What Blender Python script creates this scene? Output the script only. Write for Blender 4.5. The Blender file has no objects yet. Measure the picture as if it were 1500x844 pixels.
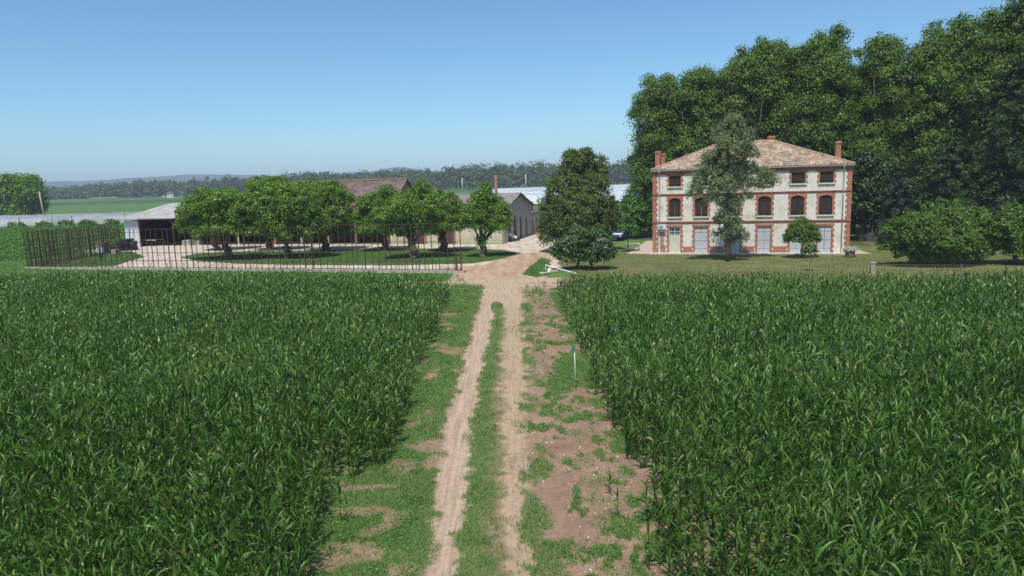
import bpy, math, random
import numpy as np
from mathutils import Vector
R = math.radians
rng = np.random.default_rng(7)
random.seed(7)
SC = bpy.context.scene
COL = SC.collection

# ------------------------------------------------------------------ survey
# The drone stands 8.8 m above the track, looks down 8.73 deg and is rolled 1.75 deg.
# The photograph was surveyed with that camera so that each thing gets a real place on the ground.
H, PITCH, ROLL, F = 8.8, R(8.73), R(1.75), 1042.0
cp, sp, cr, sr = math.cos(PITCH), math.sin(PITCH), math.cos(ROLL), math.sin(ROLL)

def ray(px, py):
    a, b = px-750, py-422
    u, v = (a*cr-b*sr)/F, (a*sr+b*cr)/F
    return (u, cp-sp*v, -sp-cp*v)

def G(px, py, z=0.0):
    r = ray(px, py); t = (z-H)/r[2]
    return (r[0]*t, r[1]*t)

def AT(px, py, Y):
    r = ray(px, py); t = Y/r[1]
    return np.array([r[0]*t, Y, H+r[2]*t])

# ------------------------------------------------------------------ helpers
def tag(o, label=None, cat=None, group=None, kind=None):
    if label: o['label'] = label
    if cat: o['category'] = cat
    if group: o['group'] = group
    if kind: o['kind'] = kind
    return o

def empty(name, loc, rz=0.0, label=None, cat=None, group=None):
    o = bpy.data.objects.new(name, None)
    o.empty_display_size = .3
    o.location = loc; o.rotation_euler = (0, 0, rz)
    COL.objects.link(o)
    return tag(o, label, cat, group)

class MB:
    def __init__(s): s.v = []; s.f = []
    def add(s, vs, fs):
        n = len(s.v); s.v += [tuple(map(float, p)) for p in vs]; s.f += [tuple(i+n for i in f) for f in fs]
    def box(s, x0, x1, y0, y1, z0, z1):
        s.add([(x0,y0,z0),(x1,y0,z0),(x1,y1,z0),(x0,y1,z0),(x0,y0,z1),(x1,y0,z1),(x1,y1,z1),(x0,y1,z1)],
              [(0,3,2,1),(4,5,6,7),(0,1,5,4),(1,2,6,5),(2,3,7,6),(3,0,4,7)])
        return s
    def bar(s, a, b, w, d=None):
        a, b = Vector(a), Vector(b); d = d or w
        t = (b-a).normalized(); up = Vector((0,0,1)) if abs(t.z) < .9 else Vector((1,0,0))
        x = t.cross(up).normalized()*w/2; y = t.cross(x).normalized()*d/2
        vs = []
        for p in (a, b): vs += [p-x-y, p+x-y, p+x+y, p-x+y]
        s.add(vs, [(0,1,2,3),(7,6,5,4),(0,4,5,1),(1,5,6,2),(2,6,7,3),(3,7,4,0)])
        return s
    def tube(s, pts, rad, n=8):
        pts = [Vector(p) for p in pts]
        if not hasattr(rad, '__len__'): rad = [rad]*len(pts)
        vs, fs = [], []
        for i, p in enumerate(pts):
            t = (pts[min(i+1, len(pts)-1)]-pts[max(i-1, 0)]).normalized()
            up = Vector((0,0,1)) if abs(t.z) < .93 else Vector((1,0,0))
            x = t.cross(up).normalized(); y = t.cross(x)
            for k in range(n):
                a = 2*math.pi*k/n
                vs.append(p+(x*math.cos(a)+y*math.sin(a))*rad[i])
        for i in range(len(pts)-1):
            for k in range(n):
                k2 = (k+1) % n
                fs.append((i*n+k, i*n+k2, (i+1)*n+k2, (i+1)*n+k))
        fs.append(tuple(range(n-1, -1, -1))); fs.append(tuple(range((len(pts)-1)*n, len(pts)*n)))
        s.add(vs, fs); return s
    def prism(s, poly, axis, lo, hi):
        # poly: 2-D outline; axis 'y': (x,z) outline swept in y; axis 'z': (x,y) swept in z; axis 'x': (y,z)
        n = len(poly)
        def P(p, t): return {'y': (p[0], t, p[1]), 'z': (p[0], p[1], t), 'x': (t, p[0], p[1])}[axis]
        vs = [P(p, lo) for p in poly]+[P(p, hi) for p in poly]
        fs = [tuple(range(n)), tuple(range(2*n-1, n-1, -1))]
        for i in range(n):
            j = (i+1) % n; fs.append((i, i+n, j+n, j))
        s.add(vs, fs); return s
    def build(s, name, m, parent=None, smooth=False):
        me = bpy.data.meshes.new(name); me.from_pydata(s.v, [], s.f); me.validate(); me.update()
        import bmesh
        bm = bmesh.new(); bm.from_mesh(me); bmesh.ops.recalc_face_normals(bm, faces=bm.faces); bm.to_mesh(me); bm.free()
        if smooth:
            me.polygons.foreach_set('use_smooth', [True]*len(me.polygons))
        o = bpy.data.objects.new(name, me); me.materials.append(m); COL.objects.link(o)
        if parent: o.parent = parent
        return o

def npmesh(name, V, Fq, m, parent=None, attrs=None, smooth=False):
    me = bpy.data.meshes.new(name)
    V = np.ascontiguousarray(V, dtype=np.float32); Fq = np.ascontiguousarray(Fq, dtype=np.int32)
    k = Fq.shape[1]
    me.vertices.add(len(V)); me.vertices.foreach_set('co', V.ravel())
    me.loops.add(Fq.size); me.loops.foreach_set('vertex_index', Fq.ravel())
    me.polygons.add(len(Fq)); me.polygons.foreach_set('loop_start', np.arange(0, Fq.size, k, dtype=np.int32))
    if smooth: me.polygons.foreach_set('use_smooth', np.ones(len(Fq), dtype=bool))
    me.update(calc_edges=True)
    for n, a in (attrs or {}).items():
        at = me.attributes.new(n, 'FLOAT', 'POINT'); at.data.foreach_set('value', np.ascontiguousarray(a, dtype=np.float32))
    me.materials.append(m)
    o = bpy.data.objects.new(name, me); COL.objects.link(o)
    if parent: o.parent = parent
    return o

# value noise
_tab = rng.random((256, 256)).astype(np.float32)
def vnoise(x, y):
    xi, yi = np.floor(x).astype(int), np.floor(y).astype(int)
    fx, fy = x-xi, y-yi; fx = fx*fx*(3-2*fx); fy = fy*fy*(3-2*fy)
    a = _tab[xi & 255, yi & 255]; b = _tab[(xi+1) & 255, yi & 255]
    c = _tab[xi & 255, (yi+1) & 255]; d = _tab[(xi+1) & 255, (yi+1) & 255]
    return (a*(1-fx)+b*fx)*(1-fy)+(c*(1-fx)+d*fx)*fy
def fbm(x, y, o=4):
    s, a, t = 0, .5, 0
    for i in range(o):
        s = s+a*vnoise(x*2**i+17.3*i, y*2**i+5.1*i); t += a; a *= .5
    return s/t

# ------------------------------------------------------------------ materials
def new_mat(name):
    m = bpy.data.materials.new(name); m.use_nodes = True
    nt = m.node_tree; b = nt.nodes['Principled BSDF']
    return m, nt, b
def node(nt, typ, **kw):
    n = nt.nodes.new(typ)
    for k, v in kw.items():
        if k in n.inputs: n.inputs[k].default_value = v
        else: setattr(n, k, v)
    return n
def ramp(nt, stops):
    r = nt.nodes.new('ShaderNodeValToRGB'); e = r.color_ramp.elements
    while len(e) < len(stops): e.new(.5)
    for el, (p, c) in zip(e, stops):
        el.position = p; el.color = (*c, 1) if len(c) == 3 else c
    return r
def mixc(nt, fac, a, b, mode='MIX'):
    n = nt.nodes.new('ShaderNodeMix'); n.data_type = 'RGBA'; n.blend_type = mode
    for sock, val in ((n.inputs[0], fac), (n.inputs[6], a), (n.inputs[7], b)):
        if isinstance(val, bpy.types.NodeSocket): nt.links.new(val, sock)
        elif isinstance(val, tuple): sock.default_value = (*val, 1)
        else: sock.default_value = val
    return n.outputs[2]
def noise(nt, scale, detail=6, rough=.6, coord='Object', sc=None):
    tc = nt.nodes.new('ShaderNodeTexCoord'); n = node(nt, 'ShaderNodeTexNoise', Scale=scale, Detail=detail, Roughness=rough)
    out = tc.outputs[coord]
    if sc:
        mp = nt.nodes.new('ShaderNodeMapping'); mp.inputs['Scale'].default_value = sc
        nt.links.new(out, mp.inputs['Vector']); out = mp.outputs[0]
    nt.links.new(out, n.inputs['Vector'])
    return n.outputs['Fac']
def bump(nt, b, h, strength=.4, dist=.02):
    n = node(nt, 'ShaderNodeBump', Strength=strength, Distance=dist)
    nt.links.new(h, n.inputs['Height']); nt.links.new(n.outputs[0], b.inputs['Normal'])

def plain(name, c, c2=None, scale=3, rough=.85, bmp=0, metal=0, lo=.35, hi=.65, sc=None, spec=.3, fine=0):
    m, nt, b = new_mat(name); c2 = c2 or tuple(x*.72 for x in c)
    f = noise(nt, scale, sc=sc); r = ramp(nt, [(lo, c2), (hi, c)]); nt.links.new(f, r.inputs[0])
    col = r.outputs[0]
    if fine:
        f2 = noise(nt, fine, 3); r2 = ramp(nt, [(.3, (.72,)*3), (.7, (1.15,)*3)]); nt.links.new(f2, r2.inputs[0])
        col = mixc(nt, 1.0, col, r2.outputs[0], 'MULTIPLY')
    nt.links.new(col, b.inputs['Base Color'])
    b.inputs['Roughness'].default_value = rough; b.inputs['Metallic'].default_value = metal
    b.inputs['Specular IOR Level'].default_value = spec
    if bmp: bump(nt, b, f, bmp)
    return m

def leafmat(name, dark, light, rough=.5, trans=.3, spec=.35, pale=None):
    m, nt, b = new_mat(name)
    at = node(nt, 'ShaderNodeAttribute', attribute_name='v')
    stops = [(0, dark), (.8, light)]
    if pale: stops += [(.96, light), (1.0, pale)]
    r = ramp(nt, stops); nt.links.new(at.outputs['Fac'], r.inputs[0])
    nt.links.new(r.outputs[0], b.inputs['Base Color'])
    b.inputs['Roughness'].default_value = rough; b.inputs['Specular IOR Level'].default_value = spec
    t = node(nt, 'ShaderNodeBsdfTranslucent'); mx = node(nt, 'ShaderNodeMixShader'); mx.inputs[0].default_value = trans
    tc = mixc(nt, 1.0, r.outputs[0], (1.0, 1.15, .45), 'MULTIPLY'); nt.links.new(tc, t.inputs['Color'])
    nt.links.new(b.outputs[0], mx.inputs[1]); nt.links.new(t.outputs[0], mx.inputs[2])
    nt.links.new(mx.outputs[0], nt.nodes['Material Output'].inputs['Surface'])
    return m

def brickmat(name, c1, c2, mortar, w=.34, h=.075, face='xz'):
    m, nt, b = new_mat(name)
    tc = nt.nodes.new('ShaderNodeTexCoord'); sx = nt.nodes.new('ShaderNodeSeparateXYZ'); cx = nt.nodes.new('ShaderNodeCombineXYZ')
    nt.links.new(tc.outputs['Object'], sx.inputs[0])
    ad = node(nt, 'ShaderNodeMath', operation='ADD'); nt.links.new(sx.outputs['X'], ad.inputs[0]); nt.links.new(sx.outputs['Y'], ad.inputs[1])
    nt.links.new(ad.outputs[0], cx.inputs[0]); nt.links.new(sx.outputs['Z'], cx.inputs[1])
    br = node(nt, 'ShaderNodeTexBrick', Scale=1.0); br.inputs['Brick Width'].default_value = w; br.inputs['Row Height'].default_value = h
    br.inputs['Mortar Size'].default_value = .008; br.inputs['Mortar Smooth'].default_value = .3; br.inputs['Bias'].default_value = 0
    br.inputs['Color1'].default_value = (*c1, 1); br.inputs['Color2'].default_value = (*c2, 1); br.inputs['Mortar'].default_value = (*mortar, 1)
    nt.links.new(cx.outputs[0], br.inputs['Vector'])
    f = noise(nt, 2.2); r = ramp(nt, [(.3, (.68, .66, .66)), (.7, (1.12, 1.1, 1.08))]); nt.links.new(f, r.inputs[0])
    c = mixc(nt, 1.0, br.outputs['Color'], r.outputs[0], 'MULTIPLY'); nt.links.new(c, b.inputs['Base Color'])
    b.inputs['Roughness'].default_value = .9
    bump(nt, b, br.outputs['Fac'], -.25, .01)
    return m

M = {}
M['brick'] = brickmat('red_brick', (.45, .165, .09), (.33, .115, .068), (.42, .28, .21))
M['barnbrick'] = brickmat('barn_brick', (.42, .2, .12), (.32, .14, .09), (.42, .33, .26))
M['cornice'] = brickmat('cornice_brick', (.34, .11, .07), (.26, .085, .055), (.3, .19, .14))
# stucco: pale render with rain streaks and patches of its own
m, nt, b = new_mat('pale_render')
f1 = noise(nt, .9, 8, .65); f2 = noise(nt, 1.1, 7, .65, sc=(1.6, 1.6, .6)); f3 = noise(nt, 14, 4)
r1 = ramp(nt, [(.32, (.47, .43, .36)), (.44, (.66, .61, .52)), (.56, (.72, .675, .59)), (.68, (.62, .575, .49))]); nt.links.new(f1, r1.inputs[0])
r2 = ramp(nt, [(.33, (.78, .75, .7)), (.5, (1, 1, 1))]); nt.links.new(f2, r2.inputs[0])
c = mixc(nt, 1, r1.outputs[0], r2.outputs[0], 'MULTIPLY'); nt.links.new(c, b.inputs['Base Color']); b.inputs['Roughness'].default_value = .95
bump(nt, b, f3, .2, .01); M['stucco'] = m
M['barnwall'] = plain('barn_render', (.52, .47, .43), (.4, .36, .33), 1.2, .95, .2, fine=9)
M['creamwall'] = plain('cream_render', (.62, .56, .42), (.48, .42, .32), 1.0, .95, .2, fine=7)
M['shutter'] = plain('dark_brown_shutter', (.05, .033, .027), (.03, .02, .018), 6, .7, sc=(6, 6, 1))
M['greydoor'] = plain('blue_grey_door', (.52, .535, .57), (.4, .41, .43), 2, .7, sc=(7, 7, .6))
M['creamdoor'] = plain('cream_door', (.6, .56, .46), (.52, .48, .39), 3, .7)
M['whitepaint'] = plain('white_paint', (.74, .74, .72), (.62, .62, .6), 5, .6)
M['sill'] = plain('stone_sill', (.66, .62, .52), (.5, .46, .38), 6, .9)
M['glass'] = plain('window_glass', (.06, .09, .13), (.04, .06, .09), 2, .08, spec=.6)
M['zinc'] = plain('zinc_pipe', (.5, .5, .5), (.36, .36, .37), 6, .45, metal=.5)
M['iron'] = plain('dark_iron', (.035, .032, .03), (.02, .018, .017), 9, .7)
M['terrace'] = plain('pale_terrace', (.6, .57, .52), (.46, .44, .4), 2, .95, .1, fine=20)
M['rust'] = plain('rusty_steel', (.115, .062, .042), (.055, .034, .027), 3.0, .9, fine=14)
M['redsteel'] = plain('red_oxide_steel', (.17, .05, .045), (.1, .03, .03), 4, .7)
M['concrete'] = plain('old_concrete', (.43, .4, .35), (.28, .26, .22), 2.5, .95, .3, fine=12)
M['whitesheet'] = plain('white_panel', (.56, .58, .6), (.45, .46, .48), 1.5, .6, sc=(4, 4, .5))
M['greysheet'] = plain('grey_roof_sheet', (.40, .38, .36), (.28, .265, .25), .8, .85, fine=5)
M['slate'] = plain('grey_barn_roof', (.26, .235, .22), (.17, .155, .145), 1.1, .9, fine=7)
M['darkwood'] = plain('dark_barn_wood', (.075, .045, .033), (.04, .026, .02), 3, .85, sc=(6, 6, .5))
M['brownwood'] = plain('brown_door_wood', (.13, .07, .05), (.08, .045, .035), 3, .85, sc=(6, 6, .5))
M['palewood'] = plain('weathered_wood', (.42, .35, .27), (.27, .22, .17), 3, .9, sc=(5, 5, .6))
M['greywood'] = plain('grey_paling_wood', (.2, .175, .15), (.11, .095, .08), 4, .9, sc=(6, 6, .6))
M['bark'] = plain('grey_bark', (.15, .125, .1), (.06, .05, .04), 3, .95, .6, sc=(3, 3, .7), fine=11)
M['redbark'] = plain('reddish_bark', (.2, .115, .085), (.085, .05, .04), 3, .9, .5, sc=(3, 3, .6))
M['palebark'] = plain('pale_plane_bark', (.3, .28, .22), (.15, .13, .1), 2.5, .9, .3)
M['cedarbark'] = plain('cedar_bark', (.05, .042, .034), (.028, .024, .02), 3, .95, .3)
M['deadwood'] = plain('dead_wood', (.42, .4, .37), (.28, .26, .24), 5, .9)
M['planebark'] = plain('plane_bark', (.13, .115, .085), (.06, .05, .04), 2.5, .9, .3)
M['tyre'] = plain('black_rubber', (.025, .025, .027), (.014, .014, .015), 6, .8)
M['bluepaint'] = plain('blue_paint', (.03, .07, .18), (.025, .055, .14), 3, .35, spec=.5)
M['plastic'] = plain('white_plastic', (.72, .72, .7), (.6, .6, .58), 6, .5)
M['greenplastic'] = plain('green_plastic', (.02, .26, .12), (.015, .2, .09), 8, .5)
M['stone'] = plain('limestone', (.6, .55, .46), (.4, .36, .3), 9, .95)
M['net'] = plain('white_netting', (.5, .55, .58), (.34, .39, .43), .06, .7, fine=.6, lo=.4, hi=.6)
# roof tiles, from a UV-like pair of attributes
def tilemat(name, cols, wu=.3, hv=.42):
    m, nt, b = new_mat(name)
    u = node(nt, 'ShaderNodeAttribute', attribute_name='tu'); v = node(nt, 'ShaderNodeAttribute', attribute_name='tv')
    cx = nt.nodes.new('ShaderNodeCombineXYZ'); outs = []
    for a, d in ((u, wu), (v, hv)):
        q = node(nt, 'ShaderNodeMath', operation='DIVIDE'); nt.links.new(a.outputs['Fac'], q.inputs[0]); q.inputs[1].default_value = d
        fl = node(nt, 'ShaderNodeMath', operation='FLOOR'); nt.links.new(q.outputs[0], fl.inputs[0]); outs.append((q, fl))
    nt.links.new(outs[0][1].outputs[0], cx.inputs[0]); nt.links.new(outs[1][1].outputs[0], cx.inputs[1])
    wn = node(nt, 'ShaderNodeTexWhiteNoise', noise_dimensions='2D'); nt.links.new(cx.outputs[0], wn.inputs['Vector'])
    r = ramp(nt, [(i/(len(cols)-1), c) for i, c in enumerate(cols)]); r.color_ramp.interpolation = 'CONSTANT'
    nt.links.new(wn.outputs['Value'], r.inputs[0])
    f = noise(nt, .7, 6); r2 = ramp(nt, [(.32, (.52, .48, .46)), (.66, (1.0, .97, .93))]); nt.links.new(f, r2.inputs[0])
    c = mixc(nt, 1, r.outputs[0], r2.outputs[0], 'MULTIPLY'); nt.links.new(c, b.inputs['Base Color']); b.inputs['Roughness'].default_value = .95
    fr = node(nt, 'ShaderNodeMath', operation='FRACT'); nt.links.new(outs[1][0].outputs[0], fr.inputs[0])
    bump(nt, b, fr.outputs[0], .6, .04)
    return m
M['tiles'] = tilemat('canal_tiles', [(.44,.34,.25), (.36,.25,.18), (.5,.41,.31), (.3,.23,.18), (.4,.26,.17), (.47,.38,.3), (.25,.2,.17), (.42,.33,.26)])
M['barntiles'] = tilemat('brown_barn_tiles', [(.17,.13,.11), (.15,.11,.1), (.2,.15,.13), (.135,.105,.095), (.18,.135,.12)], .3, .36)
# foliage
M['plane'] = leafmat('plane_leaves', (.026, .064, .009), (.132, .222, .026), .5, .3)
M['mulberry'] = leafmat('mulberry_leaves', (.045, .095, .012), (.165, .285, .028), .45, .36)
M['linden'] = leafmat('linden_leaves', (.032, .066, .012), (.12, .17, .03), .5, .28, pale=(.17, .2, .06))
M['fig'] = leafmat('fig_leaves', (.03, .07, .018), (.1, .18, .038), .45, .28)
M['hazel'] = leafmat('hazel_leaves', (.035, .078, .012), (.115, .205, .026), .5, .33)
M['laurel'] = leafmat('laurel_leaves', (.035, .095, .016), (.1, .24, .034), .4, .3)
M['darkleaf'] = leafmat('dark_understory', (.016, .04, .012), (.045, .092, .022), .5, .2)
M['cedar'] = leafmat('cedar_needles', (.018, .044, .016), (.07, .125, .042), .6, .12)
M['bluecedar'] = leafmat('blue_cedar_needles', (.025, .05, .034), (.075, .12, .08), .6, .12)
M['euc'] = leafmat('eucalyptus_leaves', (.07, .105, .045), (.235, .295, .135), .5, .35)
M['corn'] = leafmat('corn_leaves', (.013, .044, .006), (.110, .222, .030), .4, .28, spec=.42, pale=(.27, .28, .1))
M['cornfar'] = leafmat('far_corn_leaves', (.05, .125, .02), (.12, .25, .035), .55, .3)
M['grass'] = leafmat('track_grass_blades', (.07, .15, .035), (.18, .3, .08), .55, .3, pale=(.32, .3, .13))
M['weed'] = leafmat('weed_leaves', (.055, .145, .026), (.13, .27, .05), .5, .28)
M['straw'] = leafmat('dry_straw', (.3, .24, .13), (.42, .36, .2), .7, .1)
M['wood'] = leafmat('far_wood_leaves', (.02, .045, .012), (.075, .125, .026), .6, .15)

# ground materials
def groundmix(name, soil, soil2, green, green2, gscale=1, attr=True, base=.0, peb=False, dry=None):
    m, nt, b = new_mat(name)
    f1 = noise(nt, .55, 8, .65); f2 = noise(nt, 6, 6, .7); f3 = noise(nt, 40, 3)
    r1 = ramp(nt, [(.34, soil2), (.62, soil)]); nt.links.new(f1, r1.inputs[0])
    r2 = ramp(nt, [(.3, (.78,)*3), (.7, (1.15,)*3)]); nt.links.new(f2, r2.inputs[0])
    c = mixc(nt, 1, r1.outputs[0], r2.outputs[0], 'MULTIPLY')
    if peb:
        tc = nt.nodes.new('ShaderNodeTexCoord'); vo = node(nt, 'ShaderNodeTexVoronoi', Scale=9.0); nt.links.new(tc.outputs['Object'], vo.inputs['Vector'])
        rp = ramp(nt, [(.1, (1,)*3), (.16, (0,)*3)]); nt.links.new(vo.outputs['Distance'], rp.inputs[0])
        pk = noise(nt, 1.3, 2); rk = ramp(nt, [(.48, (0,)*3), (.6, (1,)*3)]); nt.links.new(pk, rk.inputs[0])
        mm = mixc(nt, 1, rp.outputs[0], rk.outputs[0], 'MULTIPLY'); c = mixc(nt, mm, c, (.5, .44, .36))
    g = ramp(nt, [(.35, green2), (.65, green)]); nt.links.new(f2, g.inputs[0]); gc = g.outputs[0]
    if dry:
        fd = noise(nt, .22, 7, .7); rd = ramp(nt, [(.42, (0,)*3), (.62, (1,)*3)]); nt.links.new(fd, rd.inputs[0]); gc = mixc(nt, rd.outputs[0], gc, dry)
    if attr:
        a = node(nt, 'ShaderNodeAttribute', attribute_name='g').outputs['Fac']
        l = node(nt, 'ShaderNodeAttribute', attribute_name='r').outputs['Fac']
        fs = noise(nt, 1.0, 5, .6, sc=(9, .35, 1)); rs = ramp(nt, [(.32, (.72, .71, .7)), (.6, (1.08, 1.08, 1.08))]); nt.links.new(fs, rs.inputs[0])
        rutc = mixc(nt, 1, mixc(nt, 1, r2.outputs[0], (.43, .315, .23), 'MULTIPLY'), rs.outputs[0], 'MULTIPLY')
        c = mixc(nt, l, c, rutc)
        s = node(nt, 'ShaderNodeAttribute', attribute_name='s').outputs['Fac']
        c = mixc(nt, s, c, mixc(nt, 1, r2.outputs[0], (.42, .31, .18), 'MULTIPLY'))
        c = mixc(nt, a, c, gc)
    else:
        if base < 0:
            fm = noise(nt, .8, 5, .65, sc=(1.6, .22, 1)); rm = ramp(nt, [(.36, (.76, .74, .72)), (.6, (1.06, 1.06, 1.06))]); nt.links.new(fm, rm.inputs[0]); c = mixc(nt, 1, c, rm.outputs[0], 'MULTIPLY')
        r5 = ramp(nt, [(.5-base*.5, (0,)*3), (.62-base*.5, (1,)*3)]); nt.links.new(noise(nt, gscale, 7, .65), r5.inputs[0])
        c = mixc(nt, r5.outputs[0], c, gc)
    nt.links.new(c, b.inputs['Base Color']); b.inputs['Roughness'].default_value = .97; b.inputs['Specular IOR Level'].default_value = .15
    ad = node(nt, 'ShaderNodeMath', operation='ADD'); nt.links.new(f2, ad.inputs[0]); nt.links.new(f3, ad.inputs[1])
    bump(nt, b, ad.outputs[0], .5, .04)
    return m
SOIL, SOIL2 = (.3, .195, .135), (.21, .13, .09)
GR, GR2 = (.115, .19, .05), (.08, .145, .036)
M['track'] = groundmix('track_earth', SOIL, SOIL2, GR, GR2, peb=True)
M['ground'] = groundmix('field_earth', (.19, .125, .085), (.13, .082, .057), GR, GR2, .3, False, .25)
M['entry'] = groundmix('entry_dirt', (.46, .32, .225), (.37, .245, .17), GR, GR2, .35, False, -.42)
M['yard'] = groundmix('yard_gravel', (.56, .48, .4), (.47, .39, .32), GR, GR2, .35, False, -.5)
M['yardgrass'] = groundmix('yard_turf', SOIL, SOIL2, (.075, .14, .03), (.055, .11, .024), .6, False, .75)
M['lawn'] = groundmix('dry_lawn', (.27, .2, .12), (.22, .16, .1), (.13, .15, .045), (.095, .125, .036), .5, False, .7, dry=(.19, .175, .075))
M['rough'] = groundmix('rough_grass', SOIL, SOIL2, (.07, .15, .03), (.045, .11, .022), .5, False, .8)
M['field1'] = groundmix('light_green_field', SOIL, SOIL2, (.085, .16, .05), (.07, .135, .04), .05, False, 1.4)
M['field2'] = groundmix('dark_green_field', SOIL, SOIL2, (.05, .105, .032), (.04, .09, .027), .05, False, 1.4)
M['shadefloor'] = groundmix('shade_toned_woodland_floor', (.12, .095, .055), (.08, .062, .04), (.05, .085, .025), (.035, .065, .02), .4, False, .1)  # floor tones darkened so the colour carries the shade under the trees
M['path'] = plain('gravel_path', (.5, .42, .33), (.4, .33, .26), 1.5, .95, .2, fine=20)
M['hill'] = groundmix('wooded_hills', (.05, .08, .03), (.03, .055, .02), (.03, .055, .02), (.022, .045, .017), .01, False, .6)

# ------------------------------------------------------------------ ground and sheets
def sheet(name, px_pts, z, m, jitter=.35, world=False, step=1.0, kind='structure'):
    pts = [np.array(p if world else G(*p)) for p in px_pts]
    out = []
    n = len(pts)
    for i in range(n):
        a, b_ = pts[i], pts[(i+1) % n]; L = np.linalg.norm(b_-a); k = max(1, int(L/step))
        for j in range(k):
            p = a+(b_-a)*j/k
            d = (b_-a)/max(L, 1e-6); q = np.array([-d[1], d[0]])
            out.append(p+q*jitter*2*(float(fbm(np.array(p[0]*.5+9), np.array(p[1]*.5)))-.5)*1.6)
    me = bpy.data.meshes.new(name)
    import bmesh
    bm = bmesh.new(); vs = [bm.verts.new((p[0], p[1], z)) for p in out]
    f = bm.faces.new(vs); bm.normal_update()
    if f.normal.z < 0: f.normal_flip()
    bmesh.ops.triangulate(bm, faces=[f]); bm.to_mesh(me); bm.free()
    o = bpy.data.objects.new(name, me); me.materials.append(m); COL.objects.link(o)
    return tag(o, kind=kind)

g = MB(); g.add([(-9000,-60,0),(9000,-60,0),(9000,12000,0),(-9000,12000,0)], [(0,1,2,3)]); tag(g.build('ground', M['ground']), kind='structure')

# farm frame: everything built by the farm follows the facade line of the house
D = np.array([.9597, -.28105]); NB = np.array([.28105, .9597]); RZ = math.atan2(D[1], D[0])
sheet('headland', [(-75,67),(-50,63),(-26,59),(-9.7,55),(-5,52.5),(-2.6,60),(-2.6,66),(-5,68.5),(-56,84.5),(-62,108),(-90,110)], .006, M['rough'], .3, True)
sheet('yard', [(-56,83.2),(-4.8,67.4),(-2.5,65),(4,66.5),(6,72),(6.2,83),(8.5,112),(9,125),(2.5,125),(3,111),(-1,97),(-64,117),(-66,105),(-55,103)], .010, M['yard'], .2, True)
isl = [(262,378),(300,384),(350,387),(450,389),(600,389),(690,386),(738,380),(763,371),(735,366),(650,364),(560,365),(480,367),(400,368),(330,369),(285,372)]
sheet('yard_grass', isl, .016, M['yardgrass'], .4)
sheet('corner_grass', [(44,393),(170,390),(212,376),(190,368),(150,371),(110,378)], .016, M['yardgrass'], .3)
sheet('entry', [(-3.8,57),(2.6,57),(3.6,63),(4.0,67),(3.5,71),(4.8,77),(4.6,84),(1,84),(-1.2,79),(-3.2,73.5),(-7.5,72.6),(-5.2,68.6),(-5.8,62.5)], .020, M['entry'], .5, True, .7)
sheet('lawn', [(6.5,60.5),(9,59.5),(60,42.5),(75,40),(80,75),(45,95),(41,80),(36,73.4),(14.5,79.7),(10.5,84),(6,80),(4.6,72.5),(5.5,66)], .014, M['lawn'], .25, True)
sheet('entry_grass', [(766,402),(775,392),(792,378),(806,381),(802,404),(785,407)], .026, M['rough'], .25, step=.5)
def HL(x, y): return (15.9+D[0]*x+NB[0]*y, 79.3+D[1]*x+NB[1]*y)     # house frame -> world
sheet('path', [HL(-2.9,-.35), HL(0,-.35), HL(0,16), HL(-2.2,16)], .024, M['path'], .05, True)
sheet('side_path', [HL(20.15,-.3), HL(22.3,-.3), HL(21.4,6), HL(20.2,16)], .024, M['path'], .05, True)
sheet('wood_floor', [(41,80),(45,95),(80,75),(120,70),(140,160),(10,170),(14,98),(34,92)], .018, M['shadefloor'], .3, True)
t = MB(); t.box(-.35, 20.6, -.75, 0, 0, .14); o = t.build('terrace', M['terrace']); o.location = (*HL(0,0), 0); o.rotation_euler.z = RZ; tag(o, kind='structure')
# far fields
sheet('field', [(-900,205),(-40,205),(-30,560),(-900,760)], .05, M['field1'], 0, True, 400)
sheet('field', [(-1000,560),(-40,470),(-40,600),(-1000,760)], .12, M['field2'], 0, True, 400)
sheet('field', [(-40,560),(900,480),(900,900),(-40,900)], .05, M['field2'], 0, True, 400)
sheet('field', [(-40,205),(1200,120),(1200,500),(-40,580)], .04, M['field1'], 0, True, 400)
sheet('field', [(-1600,760),(-40,600),(-40,2500),(-2500,2500)], .08, M['field1'], 0, True, 400)

# ------------------------------------------------------------------ the track corridor
def curve(pts):
    w = sorted([G(*p) for p in pts], key=lambda q: q[1]); ys = np.array([q[1] for q in w]); xs = np.array([q[0] for q in w])
    return lambda Y: np.interp(Y, ys, xs)
E_cornL = curve([(462,860),(470,800),(478,760),(494,712),(560,690),(586,648),(596,590),(610,545),(636,495),(650,462),(660,430),(656,414)])
E_cornR = curve([(968,860),(955,800),(945,750),(930,690),(905,640),(885,605),(868,570),(856,530),(838,490),(824,455),(814,425),(808,411)])
E_vR = curve([(622,860),(628,800),(638,720),(650,620),(666,570),(681,520),(690,490),(697,470),(704,440),(708,420)])     # verge | left rut
E_cL = curve([(664,860),(672,780),(686,700),(692,620),(704,560),(712,520),(720,480),(724,462)])
E_cR = curve([(736,860),(736,780),(736,700),(733,620),(735,560),(736,520),(738,480),(739,462)])
E_gL = curve([(774,860),(770,780),(768,700),(766,620),(768,560),(770,520),(766,480),(764,455)])
E_gR = curve([(832,860),(822,800),(800,740),(806,680),(790,620),(790,560),(786,520),(786,480),(784,450)])
def sm(e0, e1, x): t = np.clip((x-e0)/(e1-e0), 0, 1); return t*t*(3-2*t)
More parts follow.
